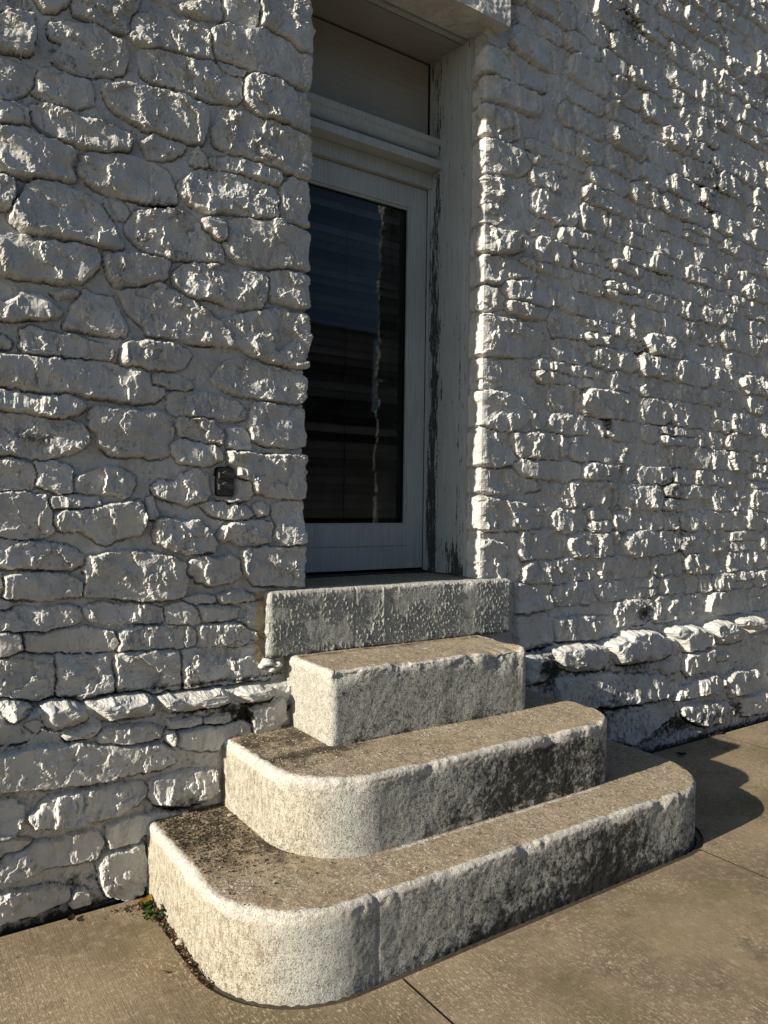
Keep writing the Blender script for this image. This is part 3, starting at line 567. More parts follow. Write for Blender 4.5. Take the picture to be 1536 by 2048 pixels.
def cx0(b): return b[0]
def build_wall(side, X, Z):
    S, ZZ = np.meshgrid(X, Z); nr, nc = S.shape
    lz = ledge_z(S) + 0.006 * perlin(S * 6, S * 0 + 3.3, 5)
    wa = 1 - .55 * np.exp(-((ZZ - lz + .05) / .07) ** 2)
    wx = S + 0.014 * fbm(S, ZZ, 11, 3, 11) + 0.010 * wa * fbm(S, ZZ, 30, 4, 3, .6)
    wz = ZZ + 0.012 * wa * fbm(S, ZZ, 9, 3, 23) + 0.010 * wa * fbm(S, ZZ, 28, 4, 4, .6)
    D2 = np.full(S.shape, -1.0); D = np.full(S.shape, -1.0); ID = np.full(S.shape, -1, np.int32); HH = np.zeros(S.shape); EE = np.full(S.shape, 0.02); KK = np.zeros(S.shape); RR = np.zeros(S.shape); CX = S.copy(); CZ = ZZ.copy(); SX = np.ones(S.shape); SZ = np.ones(S.shape); TX = np.zeros(S.shape)
    for i, (P, b, kind) in enumerate(stones):
        c0, c1 = np.searchsorted(X, b[0] - .02), np.searchsorted(X, b[1] + .02); r0, r1 = np.searchsorted(Z, b[2] - .02), np.searchsorted(Z, b[3] + .02)
        if c1 - c0 < 2 or r1 - r0 < 2: continue
        sl = (slice(r0, r1), slice(c0, c1)); d = poly_sd(wx[sl], wz[sl], P) + (.009 if kind == 'U' else .006); u = d > D[sl]; D2[sl] = np.where(u, D[sl], np.maximum(D2[sl], d))
        rs = np.random.default_rng(i * 7 + 1); size = min(b[1] - b[0], b[3] - b[2])
        if kind == 'U': h = 0.018 + 0.014 * rs.random() if side == 'L' or cx0(b) < 2.9 else 0.012 + 0.016 * rs.random()
        elif kind == 'G': h = 0.098 + 0.012 * rs.random()
        else: h = 0.022 + 0.016 * rs.random()
        h *= min(1, size / 0.055) ** 0.5 * (rs.choice([.8, 1, 1, 1.15] if i < n_traced else [.4, .6, .85, 1, 1.1]) if kind == 'U' else 1)
        e = min(0.006 + 0.010 * rs.random(), size * 0.42) if kind != 'G' else min(0.036, size * 0.45)
        cx = (b[0] + b[1]) / 2; cz = (b[2] + b[3]) / 2
        til = rs.uniform(-.09, .02) * (wx[sl] - cx) + rs.uniform(-.12, .06) * (wz[sl] - cz)
        for A, v in ((D, d), (HH, h), (EE, e), (RR, rs.random()), (CX, cx), (CZ, cz), (SX, (b[1] - b[0]) * .35), (SZ, (b[3] - b[2]) * .35), (TX, til)): A[sl][u] = v[u] if isinstance(v, np.ndarray) else v
        ID[sl][u & (d > 0.0)] = i
        KK[sl][u] = {'U': 0, 'G': 1, 'P': 2}[kind]
    D = np.minimum(D, (D - D2) * .5 - np.where(KK == 1, .004, .0015))                       # stones that meet share a narrow joint
    ID[D < 0] = -1
    t = np.clip(D / (EE * np.clip(1 + 1.6 * fbm(S, ZZ, 10, 2, 171), .35, 2.4)), 0, 1); prof = (1 - (1 - t) ** 2) ** np.where(KK == 1, 0.7, 0.6)
    inside = sstep(0, 0.9, t)
    HP = prof * HH * (D > 0)
    SN = S - HP * np.clip((S - CX) / SX, -1, 1); ZN = ZZ - HP * np.clip((ZZ - CZ) / SZ, -1, 1)     # follow the stone's skin, no stretching
    # rock face relief
    f1, e1 = cells(SN + .01 * perlin(S * 30, ZZ * 30, 8), ZN * 1.25 + .01 * perlin(S * 30, ZZ * 30, 9), 10.5 if side == 'L' else 10, 31)
    f2, e2 = cells(SN + .006 * perlin(S * 60, ZZ * 60, 18), ZN, 46 if side == 'L' else 38, 41)
    n1 = fbm(S, ZZ, 6.5, 3, 51); n2 = fbm(SN, ZN, 26 if side == 'L' else 20, 4, 61, 0.55 if side == 'L' else .48); n3 = fbm(SN, ZN, 105 if side == 'L' else 80, 3, 71, 0.6)
    patch = sstep(-0.12, 0.10, fbm(S * 1.1, ZZ * .8, 12, 3, 81))          # clumps of broken, rough stone
    scarp = sstep(-.04, .06, n2 + .35 * n1 - 0.05) * 0.6 + sstep(-.03, .05, n2 + .35 * n1 - 0.35) * 0.5
    kx = 1.0 if side == 'L' else 1.25
    prof = prof * (1 - .45 * sstep(-.1, .5, fbm(S, ZZ * 1.3, 5.5, 2, 141)) * (KK == 0))        # parts of a stone sink into the render
    rel = 0.006 * n1 + (0.0075 + 0.009 * RR) * f1 + 0.0125 * scarp * (0.25 + 0.75 * RR) * (.35 + .65 * patch) + (0.0070 * f2 + 0.0055 * n3) * patch * (.3 + .7 * RR) + 0.0007 * n3 + 0.0015 * n2 + (.0016 * fbm(S, ZZ * 5, 13, 3, 181) + .0012 * fbm(S, ZZ * 6, 40, 2, 183)) * (.4 + .6 * RR)
    if side == 'R': rel = rel - .0022 * (f2 + n3) * patch - .02 * (SN - CX) * (D > 0)
    soft = np.where(KK == 1, .8, 1.0)
    rr_ = 1.0 if side == 'R' else .25
    mort = rr_ * patch * (.004 * f2 + .004 * n3 + .004 * scarp) + 0.004 * n1 + 0.0030 * n2 + 0.0005 * n3 + .0035 * scarp * patch
    crev = 0.016 * np.exp(-np.clip(-D, 0, 1) / 0.004) * (0.10 + 0.90 * sstep(-.15, .3, fbm(S, ZZ, 6, 3, 91))) * (D < 0.0)   # open joint beside a stone
    up = np.roll(D, -2, 0); slot = (D < 0.001) & (up > 0)                          # undercut below a stone
    crev += slot * 0.012 * sstep(-.15, .2, fbm(S, ZZ, 6, 2, 151))
    pits = sstep(.42, .6, perlin(S * 60, ZZ * 60, 99)) * sstep(.1, .4, fbm(S, ZZ, 7, 2, 101)) * 0.006
    H = np.where(D > 0, prof * (HH + TX) + rel * inside * soft * kx + mort * (1 - inside), mort - crev) - pits
    ow = sstep(.030, .008, np.hypot(np.clip(np.abs(S - 1.2095) - .034, 0, 1), np.clip(np.abs(ZZ - 1.582) - .056, 0, 1)))
    H = H * (1 - ow) + np.minimum(H, .006) * ow                      # the wall is cut back round the socket cover
    below = sstep(-.008, .012, lz - ZZ)
    Yb = 2.953 - 0.062 * below
    isg = (KK == 1) & (D > 0)
    H = np.where(isg, np.maximum(H, 0.062 * below - 0.004), H); Yb = np.where(isg, 2.953, Yb)     # ledge stones grow out of the upper wall plane
    # corner wrap into the door opening
    if side == 'L':
        q = S - XL0; wrap = (ZZ > 1.05)
        ang = np.where(wrap, np.clip((q + .022) / .044, 0, 1), 0) * (math.pi / 2)
        bx = np.where(wrap & (q > 0), XL0, S); by = np.where(wrap & (q > 0), Yb + q, Yb)
        co = np.stack([bx + np.sin(ang) * H, by - np.cos(ang) * H, ZZ], -1)
    else:
        q = XR0 - S; wrap = (ZZ > 1.05)
        ang = np.where(wrap, np.clip((q + .016) / .032, 0, 1), 0) * (math.pi / 2)
        bx = np.where(wrap & (q > 0), XR0, S); by = np.where(wrap & (q > 0), Yb + q, Yb)
        Hr = H * np.where(wrap & (q > .03), 0.35, 1.0)
        co = np.stack([bx - np.sin(ang) * Hr, by - np.cos(ang) * Hr, ZZ], -1)
    # dirt, shade painted into joints, warm stains
    dirt_shade = 0.10 + 0.14 * fbm(S, ZZ, 2.2, 3, 111)
    dirt_shade += 0.55 * np.exp(-np.abs(ZZ - lz - 0.03) / 0.022) * (ZZ > lz - .01) * (~isg) * np.where(S < 2.2, 1, .55)
    dirt_shade += 0.35 * np.exp(-np.clip(ZZ, 0, 9) / 0.02)
    dirt_shade += 0.22 * (ZZ < lz - .06) * (D < 0) + 0.10 * (D < -0.004) * sstep(0, .4, fbm(S, ZZ, 4, 2, 121))
    dirt_shade += 0.5 * np.exp(-np.clip(-D, 0, 1) / .002) * (D < 0) * sstep(0.0, .35, fbm(S, ZZ, 5, 2, 91)) * 0.5  # joint rims: crevice shade painted in with the soiling
    dirt_shade += slot * .22 + 0.5 * np.exp(-np.abs(ZZ - lz + .105) / 0.012) * (~isg) * (D < .01) * sstep(-.3, .3, fbm(S, ZZ, 5, 2, 161)) * (np.abs(S - .8) < 1.2)  # shade painted into the undercuts; the band under the ledge is soiling
    for (cx, cz, rx, rz, s) in SOOT: dirt_shade += s * np.exp(-((S - cx) / rx) ** 2 - ((ZZ - cz) / rz) ** 2)
    warm = 0.9 * np.exp(-((S - 1.38) / .045) ** 2) * ((ZZ > .80) & (ZZ < 1.12)) + 0.25 * sstep(.2, .6, fbm(S, ZZ, 3.1, 3, 131)) * (D < 0.004)
    return co, ID, dirt_shade, warm, nr, nc, D

def wall_area_px(b):        # rough size in the picture, for choosing the 300 that show largest
    cx, cz = (b[0] + b[1]) / 2, (b[2] + b[3]) / 2; r = Matrix(RT) @ Vector((cx, 2.92, cz - 1.5))
    if r.z < .3: return 0
    u, v = r.x / r.z, r.y / r.z
    vis = abs(u) < .53 and abs(v) < .70
    dist = r.z; fs = 2.92 / math.sqrt(cx * cx + 2.92 ** 2)
    return (b[1] - b[0]) * (b[3] - b[2]) * fs / dist ** 2 * (1 if vis else 0.0005)
wall = tag(empty('stone_wall', (2.0, 2.95, 0.0)), 'rubble stone wall painted white with rough faced courses and a projecting lower ledge around the doorway', 'wall')
rank = sorted(range(len(stones)), key=lambda i: -wall_area_px(stones[i][1])); keep = set(rank[:299])
FQ = 1.0
XL = axis((-3.0, -0.9, .03 * FQ), (-0.9, 0.15, .0095), (0.15, 1.705, .0042 * FQ)); ZL = axis((-.03, 3.85, .0042 * FQ), (3.85, 6.2, .03 * FQ))
XR = axis((2.45, 3.4, .0052 * FQ), (3.4, 5.75, .0078 * FQ), (5.75, 12.0, .04 * FQ)); ZR = axis((-.03, 5.3, .0062 * FQ), (5.3, 6.2, .03 * FQ))
rest_co, rest_q, rest_d, rest_w, rest_n = [], [], [], [], 0
for side, X, Z in (('L', XL, ZL), ('R', XR, ZR)):
    co, ID, dirt_shade, warm, nr, nc, D = build_wall(side, X, Z)
    Q = grid_quads(nr, nc); vid = ID.ravel(); corner = vid[Q]
    qid = np.where((corner[:, 0] == corner[:, 2]), corner[:, 0], np.minimum(corner[:, 1], corner[:, 3]))
    if side == 'R':     # the right part starts behind the sill below z 1.05 and in the reveal above
        pass
    order = np.argsort(qid, kind='stable'); qs = qid[order]; cuts = np.flatnonzero(np.diff(qs)) + 1
    C3, dd, ww = co.reshape(-1, 3), dirt_shade.ravel(), warm.ravel()
    for grp in np.split(order, cuts):
        sid = int(qid[grp[0]]); q = Q[grp]; u, inv = np.unique(q, return_inverse=True); q2 = inv.reshape(q.shape)
        if sid < 0: mesh_np('mortar', C3[u], q2, M_WALL, wall, smooth=False, attrs={'dirt_shade': dd[u], 'warm': ww[u]})
        elif sid in keep: mesh_np('stone', C3[u], q2, M_WALL, wall, smooth=False, attrs={'dirt_shade': dd[u], 'warm': ww[u]})
        else: rest_co.append(C3[u]); rest_q.append(q2 + rest_n); rest_d.append(dd[u]); rest_w.append(ww[u]); rest_n += len(u)
o = mesh_np('small_stones', np.concatenate(rest_co), np.concatenate(rest_q), M_WALL, wall, smooth=False, attrs={'dirt_shade': np.concatenate(rest_d), 'warm': np.concatenate(rest_w)})
tag(o, kind='stuff')
print('stones', len(stones), 'traced', n_traced, 't', round(time.time() - T0, 1))
bm = bmesh.new()
for d in ((-3.0, 1.55, 3.02, 3.5, -.1, 6.2), (2.66, 12.0, 3.02, 3.5, -.1, 6.2), (1.55, 2.66, 3.08, 3.5, 4.02, 6.2), (1.55, 2.66, 3.05, 3.5, -.1, 0.95)): add_box(bm, *d)
bm_obj('wall_core', bm, mat_flat('rubble_core', (0.3, 0.28, 0.25), .9), wall)

# generic displaced block -------------------------------------------------
def disp_block(outline, z0, z1, mat, parent, name, seed, rad=0.02, amp=1.0, nu=520, tread_rows=70, cx=2.0, yback=2.98, attrs_fn=None, chip=0.010, stip=0.0, closed_front=True, hole=0.6, gouges=()):
    O = resample(outline, nu); T = np.gradient(O, axis=0); T /= np.linalg.norm(T, axis=1)[:, None]; N = np.stack([T[:, 1], -T[:, 0]], 1)   # outward
    Nn = N.copy()
    for _ in range(3): Nn = (np.roll(Nn, 1, 0) + Nn + np.roll(Nn, -1, 0)) / 3; Nn[0], Nn[-1] = N[0], N[-1]
    N = Nn / np.linalg.norm(Nn, axis=1)[:, None]
    arc = np.r_[0, np.cumsum(np.hypot(*np.diff(O, axis=0).T))]
    r = rad * (1 + 0.9 * np.clip(fbm(arc, arc * 0 + seed, 3.0, 4, seed), -0.8, 1.6)); r = np.clip(r, rad * .35, rad * 2.6)
    nz = max(10, int((z1 - z0) / 0.0065)); rows = []; U = []; V = []; NX = []; NZ = []
    sag = 0.004 * fbm(arc, arc * 0 + 2, 1.2, 2, seed + 3)
    for k in range(nz):
        f = k / nz; z = z0 + (z1 - r - z0) * f
        rows.append(np.stack([O[:, 0], O[:, 1], z], 1)); V.append(np.full(nu, 0) + (z1 - z)); NX.append(np.ones(nu)); NZ.append(np.zeros(nu)); U.append(np.zeros(nu))
    for k in range(8):
        a = (math.pi / 2) * k / 7; ins = r * (1 - math.cos(a)); z = z1 - r + r * math.sin(a) + sag * math.sin(a)
        rows.append(np.stack([O[:, 0] - N[:, 0] * ins, O[:, 1] - N[:, 1] * ins, z], 1)); V.append(r * (1 - math.sin(a))); NX.append(np.full(nu, math.cos(a))); NZ.append(np.full(nu, math.sin(a))); U.append(ins)
    last = rows[-1]; tgt = np.stack([cx + (last[:, 0] - cx) * hole, np.full(nu, yback)], 1)
    for k in range(1, tread_rows + 1):
        f = (k / tread_rows) ** 1.15
        p = last[:, :2] * (1 - f) + tgt * f; rows.append(np.stack([p[:, 0], p[:, 1], z1 + sag * (1 - f)], 1))
        V.append(np.zeros(nu)); NX.append(np.zeros(nu)); NZ.append(np.ones(nu)); U.append(np.hypot(*(p - last[:, :2]).T) + r)
    co = np.stack(rows); V, U, NX, NZ = np.stack(V), np.stack(U), np.stack(NX), np.stack(NZ)
    A = np.broadcast_to(arc, V.shape); x, y, z = co[..., 0], co[..., 1], co[..., 2]
    # riser noise uses (arc, z), tread noise uses (x, y)
    rn = 0.0035 * fbm(A, z, 4, 3, seed + 1) + 0.0013 * fbm(A, z, 24, 4, seed + 2, .6) + 0.0006 * fbm(A, z, 110, 2, seed + 4)
    if stip > 0: rn += stip * sstep(.12, .45, perlin(A * 95, z * 62, seed + 6)) * sstep(-.3, .2, fbm(A, z, 7, 2, seed + 7))
    tn = 0.004 * fbm(x, y, 3, 3, seed + 8) + 0.0030 * fbm(x, y, 26, 4, seed + 9, .6) + 0.0009 * fbm(x, y, 140, 2, seed + 10)
    nose = np.exp(-((V + 1.6 * U - r[None] * .9) / (rad * 1.3)) ** 2)
    cf = sstep(-.02, .45, fbm(A, z, 5, 5, seed + 11, .55)); ch = chip * nose * (cf * (.45 + .55 * sstep(-.3, .3, perlin(A * 3.1, A * 0 + .5, seed + 12))) + .22 * fbm(A * .6, z * 2, 60, 3, seed + 13, .65))
    for (gx, gw, gv, gd) in gouges: ch = ch + gd * np.exp(-((x - gx) / gw) ** 2 - ((V + .7 * U) / gv) ** 2) * (1 + .8 * fbm(A, z, 22, 4, seed + 14)) * (N[None, :, 1] < -.5) * np.exp(-(U / (.012 if gw < .01 else .12)) ** 2)
    dn = amp * rn - ch; dz = amp * tn - ch * .8
    co = co.copy(); co[..., 0] += N[None, :, 0] * NX * dn; co[..., 1] += N[None, :, 1] * NX * dn; co[..., 2] += NZ * dz
    at = dict(tread=sstep(.1, .9, NZ), nose=nose, grime_shade=np.zeros(V.shape), moss=np.zeros(V.shape), sunlit_cream=np.zeros(V.shape))
    if attrs_fn: attrs_fn(at, co, A, V, U, NX, NZ, N, arc[-1])
    return mesh_np(name, co.reshape(-1, 3), grid_quads(*V.shape), mat, parent, attrs={k: np.asarray(v).ravel() for k, v in at.items()})

steps = tag(empty('stone_steps', (2.0, 2.5, 0.0)), 'worn stone steps with chipped white paint leading up to the glazed door', 'steps')
def turn(p, deg, c):
    a = math.radians(deg); return [(c[0] + (x - c[0]) * math.cos(a) - (y - c[1]) * math.sin(a), c[1] + (x - c[0]) * math.sin(a) + (y - c[1]) * math.cos(a)) for x, y in p]
def at1(at, co, A, V, U, NX, NZ, N, L):
    x, y, z = co[..., 0], co[..., 1], co[..., 2]; ris = at['tread'] < .5
    front = np.clip(-N[None, :, 1], 0, 1) * np.ones_like(x)
    at['sunlit_cream'] = ris * sstep(.35, .85, np.clip(-N[None, :, 0], 0, 1) * np.ones_like(x)) * .9
    at['grime_shade'] = ris * (.16 + .42 * front * sstep(1.3, 1.9, x) + (1 - front) * .26 * sstep(.22, .04, z) + .45 * np.exp(-z / .05) * sstep(1.2, 1.5, x) + .28 * np.exp(-((x - 2.45) / .28) ** 2) - .15 * np.exp(-((x - 2.75) / .15) ** 2) - .1)
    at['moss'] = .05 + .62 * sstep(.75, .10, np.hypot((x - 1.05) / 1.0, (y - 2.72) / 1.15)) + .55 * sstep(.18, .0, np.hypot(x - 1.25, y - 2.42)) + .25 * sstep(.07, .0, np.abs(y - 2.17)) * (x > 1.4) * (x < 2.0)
    at['nose'] = at['nose'] * (1.05 - .5 * sstep(2.5, 3.1, x)) + .8 * (1 - ris) * np.exp(-((y - 2.170) / .010) ** 2) * (x > 1.55) * (x < 2.65) + .30 * ris * np.exp(-V / .05)
def at2(at, co, A, V, U, NX, NZ, N, L):
    x, y, z = co[..., 0], co[..., 1], co[..., 2]; ris = at['tread'] < .5
    front = np.clip(-N[None, :, 1], 0, 1) * np.ones_like(x)
    at['sunlit_cream'] = ris * sstep(.3, .8, np.clip(-N[None, :, 0], 0, 1) * np.ones_like(x)) * .8
    at['grime_shade'] = ris * (.22 + .38 * front * sstep(1.45, 1.9, x) + .25 * np.exp(-(z - .27) / .05) + .3 * np.exp(-((x - 2.3) / .3) ** 2) - .1)
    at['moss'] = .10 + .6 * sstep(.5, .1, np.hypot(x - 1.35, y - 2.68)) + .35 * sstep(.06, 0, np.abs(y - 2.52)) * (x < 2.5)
    at['nose'] = at['nose'] * .95 + .18 * ris * np.exp(-V / .04) + .5 * ris * sstep(.315, .285, z) * (front > .7)
def at3(at, co, A, V, U, NX, NZ, N, L):
    x, y, z = co[..., 0], co[..., 1], co[..., 2]; ris = at['tread'] < .5
    left = np.clip(-N[None, :, 0], 0, 1) * np.ones_like(x)
    at['sunlit_cream'] = ris * left * .45
    at['grime_shade'] = ris * (.10 + .30 * (1 - left) + .3 * np.exp(-(z - .545) / .02))  # front face made darker than the left: shade painted in with the weathering
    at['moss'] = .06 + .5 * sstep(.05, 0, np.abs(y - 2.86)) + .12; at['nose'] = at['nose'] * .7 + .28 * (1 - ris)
def at4(at, co, A, V, U, NX, NZ, N, L):
    x, y, z = co[..., 0], co[..., 1], co[..., 2]; ris = at['tread'] < .5
    at['tread'] = at['tread'] * sstep(2.95, 3.0, y) * .6
    at['grime_shade'] = ris * (.16 + .6 * np.exp(-(z - .84) / .018)) + (1 - ris) * .12; at['nose'] = at['nose'] * .8; at['sunlit_cream'] *= 0
disp_block(step_outline(**{k: S1[k] for k in ('x0', 'x1', 'yf', 'rl', 'rr')}, yb=2.98), S1['z0'], S1['z1'], M_STEP, steps, 'step', 201, .020, 1.0, 760, 110, 2.0, 2.98, at1, .014, gouges=((1.97, .035, .035, .014), (2.45, .06, .03, .010), (1.62, .03, .02, .008), (1.325, .0035, .6, .0035)))['label'] = 'lowest and widest step with rounded ends'
disp_block(step_outline(**{k: S2[k] for k in ('x0', 'x1', 'yf', 'rl', 'rr')}, yb=2.98), S2['z0'], S2['z1'], M_STEP, steps, 'step', 231, .022, 1.0, 620, 90, 2.0, 2.98, at2, .015, gouges=((2.36, .05, .05, .018), (1.72, .03, .03, .010), (2.66, .05, .04, .014)))['label'] = 'second step with rounded ends and black soiling'
disp_block(turn(step_outline(1.497, 2.562, 2.535, .028, .045, 2.98), -0.8, (1.5, 2.55)), .535, .838, M_STEP, steps, 'step', 261, .020, .8, 420, 60, 2.0, 2.98, at3, .020, gouges=((2.38, .075, .07, .030), (2.22, .035, .04, .018), (1.98, .10, .03, .012), (2.50, .04, .09, .018)))['label'] = 'third step, a square cut block with a broken upper edge'
disp_block(turn(step_outline(1.398, 2.800, 2.905, .022, .03, 3.02), -0.8, (1.4, 2.9)), .835, 1.118, M_STEP, steps, 'sill', 291, .018, .7, 520, 70, 2.05, 3.50, at4, .010, stip=.0055, hole=.95, gouges=((1.83, .004, .5, .004), (1.985, .006, .5, -.0035)))['label'] = 'door sill slab with bubbly thick paint'
# mortar lumps where the sill meets the third step
lump = []
def blob(x, y, z, rx, ry, rz, seed, mat, parent, name, attrs=None, nseg=22):
    u = np.linspace(0, 2 * math.pi, nseg); v = np.linspace(0, math.pi, nseg // 2 + 1); Ug, Vg = np.meshgrid(u, v)
    n = 1 + .22 * perlin(Ug * 1.3 + seed, Vg * 2.1, seed) * np.sin(Vg) + .10 * perlin(np.cos(Ug) * 4, Vg * 4 + np.sin(Ug) * 3, seed + 3)
    co = np.stack([x + rx * n * np.cos(Ug) * np.sin(Vg), y + ry * n * np.sin(Ug) * np.sin(Vg), z + rz * n * np.cos(Vg)], -1)
    a = {k: np.full(Ug.size, w) for k, w in (attrs or {}).items()}
    return mesh_np(name, co.reshape(-1, 3), grid_quads(*Ug.shape)[:, ::-1], mat, parent, attrs=a)
for (x, y, z, a, b, c) in ((1.405, 2.925, .818, .030, .035, .016), (1.445, 2.915, .808, .024, .03, .013), (1.378, 2.935, .803, .016, .025, .012), (1.425, 2.93, .785, .02, .03, .012)): blob(x, y, z, a, b, c, int(x * 100), M_WALL, steps, 'mortar_lump', dict(dirt_shade=.2, warm=.2))

# lintel above the opening ------------------------------------------------
bm = bmesh.new(); bmesh.ops.create_grid(bm, x_segments=1, y_segments=1, size=.5); bm.free()
def rough_box(name, x0, x1, y0, y1, z0, z1, mat, parent, seed, amp=.004, step=.012, attrs=None):
    """box with a rough front (-Y), right (+X) and left faces"""
    faces = []; co = []; qn = []; base = 0
    def face(o, a, b, n):
        nonlocal base
        la, lb = np.linalg.norm(a), np.linalg.norm(b); na, nb = max(2, int(la / step)), max(2, int(lb / step))
        s, t = np.meshgrid(np.linspace(0, 1, na), np.linspace(0, 1, nb)); P = np.array(o)[None, None] + s[..., None] * np.array(a) + t[..., None] * np.array(b)
        edge = np.minimum(np.minimum(s, 1 - s) * la, np.minimum(t, 1 - t) * lb); k = np.clip(edge / .015, 0, 1)
        h = amp * (fbm(P[..., 0] + P[..., 1], P[..., 2] + P[..., 1] * .3, 9, 4, seed) + .6 * fbm(P[..., 0] + P[..., 1], P[..., 2], 50, 3, seed + 1)) - .004 * (1 - k) ** 2
        P = P + h[..., None] * np.array(n) * k[..., None] - (np.array(n) * .003)[None, None] * ((1 - k) ** 2)[..., None] * 0
        co.append(P.reshape(-1, 3)); qn.append(grid_quads(nb, na) + base); base += na * nb
    dx, dy, dz = x1 - x0, y1 - y0, z1 - z0
    face((x0, y0, z0), (dx, 0, 0), (0, 0, dz), (0, -1, 0)); face((x1, y0, z0), (0, dy, 0), (0, 0, dz), (1, 0, 0))
    face((x0, y1, z0), (0, -dy, 0), (0, 0, dz), (-1, 0, 0)); face((x0, y1, z0), (dx, 0, 0), (0, -dy, 0), (0, 0, -1)); face((x0, y0, z1), (dx, 0, 0), (0, dy, 0), (0, 0, 1))
    n = sum(len(c) for c in co); a = {k: np.full(n, w) for k, w in (attrs or {}).items()}
    return mesh_np(name, np.concatenate(co), np.concatenate(qn), mat, parent, attrs=a)
rough_box('lintel', 1.50, 2.705, 2.868, 3.075, 3.955, 4.28, M_WALL, wall, 401, .006, .008, dict(dirt_shade=.12, warm=.2))
rough_box('wall_infill', 1.58, 2.62, 2.94, 3.075, 4.282, 6.2, M_WALL, wall, 405, .02, .02, dict(dirt_shade=.12, warm=.1))

# ---------------------------------------------------------------- door frame
XJ = 2.603; XJL = 1.597
fr = tag(empty('door_frame', (2.1, 3.3, 1.12)), 'weathered grey wooden door frame with peeling paint, a moulded transom bar and a boarded panel over the door', 'door frame')
def board_np(name, x, y0, y1, z0, z1, parent, peel_fn, ny=60, nz=300, mat=M_PEEL, th=.03, sgn=-1, gap=0):
    yy, zz = np.meshgrid(np.linspace(y0, y1, ny), np.linspace(z0, z1, nz)); ss = np.full(yy.shape, x) + sgn * 0.0008 * fbm(yy, zz * .2, 30, 2, 7)
    co = np.stack([ss, yy, zz], -1).reshape(-1, 3); q = grid_quads(nz, ny)
    if sgn < 0: q = q[:, ::-1]
    pe = peel_fn(yy, zz).ravel(); n = len(co)
    # edges returned backwards so the board has real thickness
    ex = []; eq = []
    for (ya, yb2) in ((y0, y0), (y1, y1)):
        b = n + len(ex); ex += [(x, ya, z0), (x - sgn * th, ya, z0), (x - sgn * th, ya, z1), (x, ya, z1)]; eq.append((b, b + 1, b + 2, b + 3))
    co = np.concatenate([co, np.array(ex)]); q = np.concatenate([q, np.array(eq)]); pe = np.r_[pe, np.zeros(len(ex))]
    return mesh_np(name, co, q, mat, parent, smooth=False, attrs={'peel': pe})
def peel_main(y, z):
    band = np.exp(-((y - 3.335 - .010 * np.sin(z * 5)) / .046) ** 2) * (.42 + .36 * sstep(3.35, 2.4, z) + .12 * sstep(1.9, 1.5, z))
    low = .7 * sstep(1.40, 1.14, z) * sstep(3.30, 3.14, y)
    b2 = .34 * np.exp(-((y - 3.115) / .010) ** 2) * sstep(3.2, 2.2, z)
    return band + low + b2 + .25 * np.exp(-((y - 3.26) / .012) ** 2 - ((z - 2.08) / .05) ** 2)
board_np('jamb_board', XJ, 3.102, 3.402, 1.124, 3.985, fr, peel_main, 120, 700)
board_np('jamb_board', XJL, 3.102, 3.402, 1.124, 3.985, fr, lambda y, z: 0 * y + .1, 4, 40, sgn=1)
board_np('edge_trim', XJ - .006, 3.052, 3.095, 1.124, 3.95, fr, lambda y, z: .1 + .5 * sstep(1.3, 1.15, z), 20, 400)
board_np('edge_trim', XJL + .006, 3.052, 3.095, 1.124, 3.95, fr, lambda y, z: .1 + 0 * y, 4, 40, sgn=1)
bm = bmesh.new(); add_box(bm, XJ - .006, XJ + .03, 3.046, 3.0515, 1.121, 3.95); bm_obj('edge_trim', bm, M_WOOD, fr)
# soffit boards
def sof(name, y0, y1, z0, z1, mat):
    bm = bmesh.new(); vs = [bm.verts.new(p) for p in ((XJL, y0, z0), (XJ, y0, z0), (XJ, y1, z1), (XJL, y1, z1), (XJL, y0, z0 + .03), (XJ, y0, z0 + .03), (XJ, y1, z1 + .03), (XJL, y1, z1 + .03))]
    for f in ((0, 1, 2, 3), (4, 5, 6, 7), (0, 1, 5, 4), (1, 2, 6, 5), (2, 3, 7, 6), (3, 0, 4, 7)): bm.faces.new([vs[i] for i in f])
    bm_obj(name, bm, mat, fr)
sof('soffit_board', 3.084, 3.119, 3.948, 3.952, M_WOOD); sof('soffit_board', 3.128, 3.425, 3.953, 3.990, M_PANEL)
box_obj('transom_panel', (XJL, XJ - .009, 3.41, 3.43, 3.52, 3.974), M_PANEL, fr)
box_obj('frame_head', (XJL, XJ - .001, 3.372, 3.44, 3.272, 3.352), M_WOOD, fr, .003)
box_obj('ledge', (XJL, XJ + .002, 3.288, 3.44, 3.353, 3.397), M_WOOD, fr, .004)
def moulding(name, prof, x0, x1, mat, parent):
    bm = bmesh.new(); n = len(prof)
    a = [bm.verts.new((x0, y, z)) for y, z in prof]; b = [bm.verts.new((x1, y, z)) for y, z in prof]
    for i in range(n): bm.faces.new((a[i], a[(i + 1) % n], b[(i + 1) % n], b[i]))
    bm.faces.new(a); bm.faces.new(b[::-1]); return bm_obj(name, bm, mat, parent)
pr = [(3.44, 3.400), (3.366, 3.400), (3.366, 3.420), (3.348, 3.420), (3.348, 3.427)]
for i in range(11):
    a = math.pi / 2 * i / 10; pr.append((3.344 - .030 * math.sin(a), 3.428 + .055 * (1 - math.cos(a))))
pr += [(3.306, 3.490), (3.302, 3.496), (3.302, 3.520), (3.330, 3.530), (3.44, 3.530)]
moulding('moulding', pr, XJL, XJ + .001, M_WOOD, fr)
box_obj('stop_bead', (XJ - .012, XJ - .0015, 3.385, 3.398, 1.13, 3.271), M_WOOD, fr, .002)
box_obj('threshold', (XJL, XJ, 3.36, 3.47, 1.10, 1.128), mat_flat('dark_threshold', (.03, .028, .025), .5, .4), fr, .004)

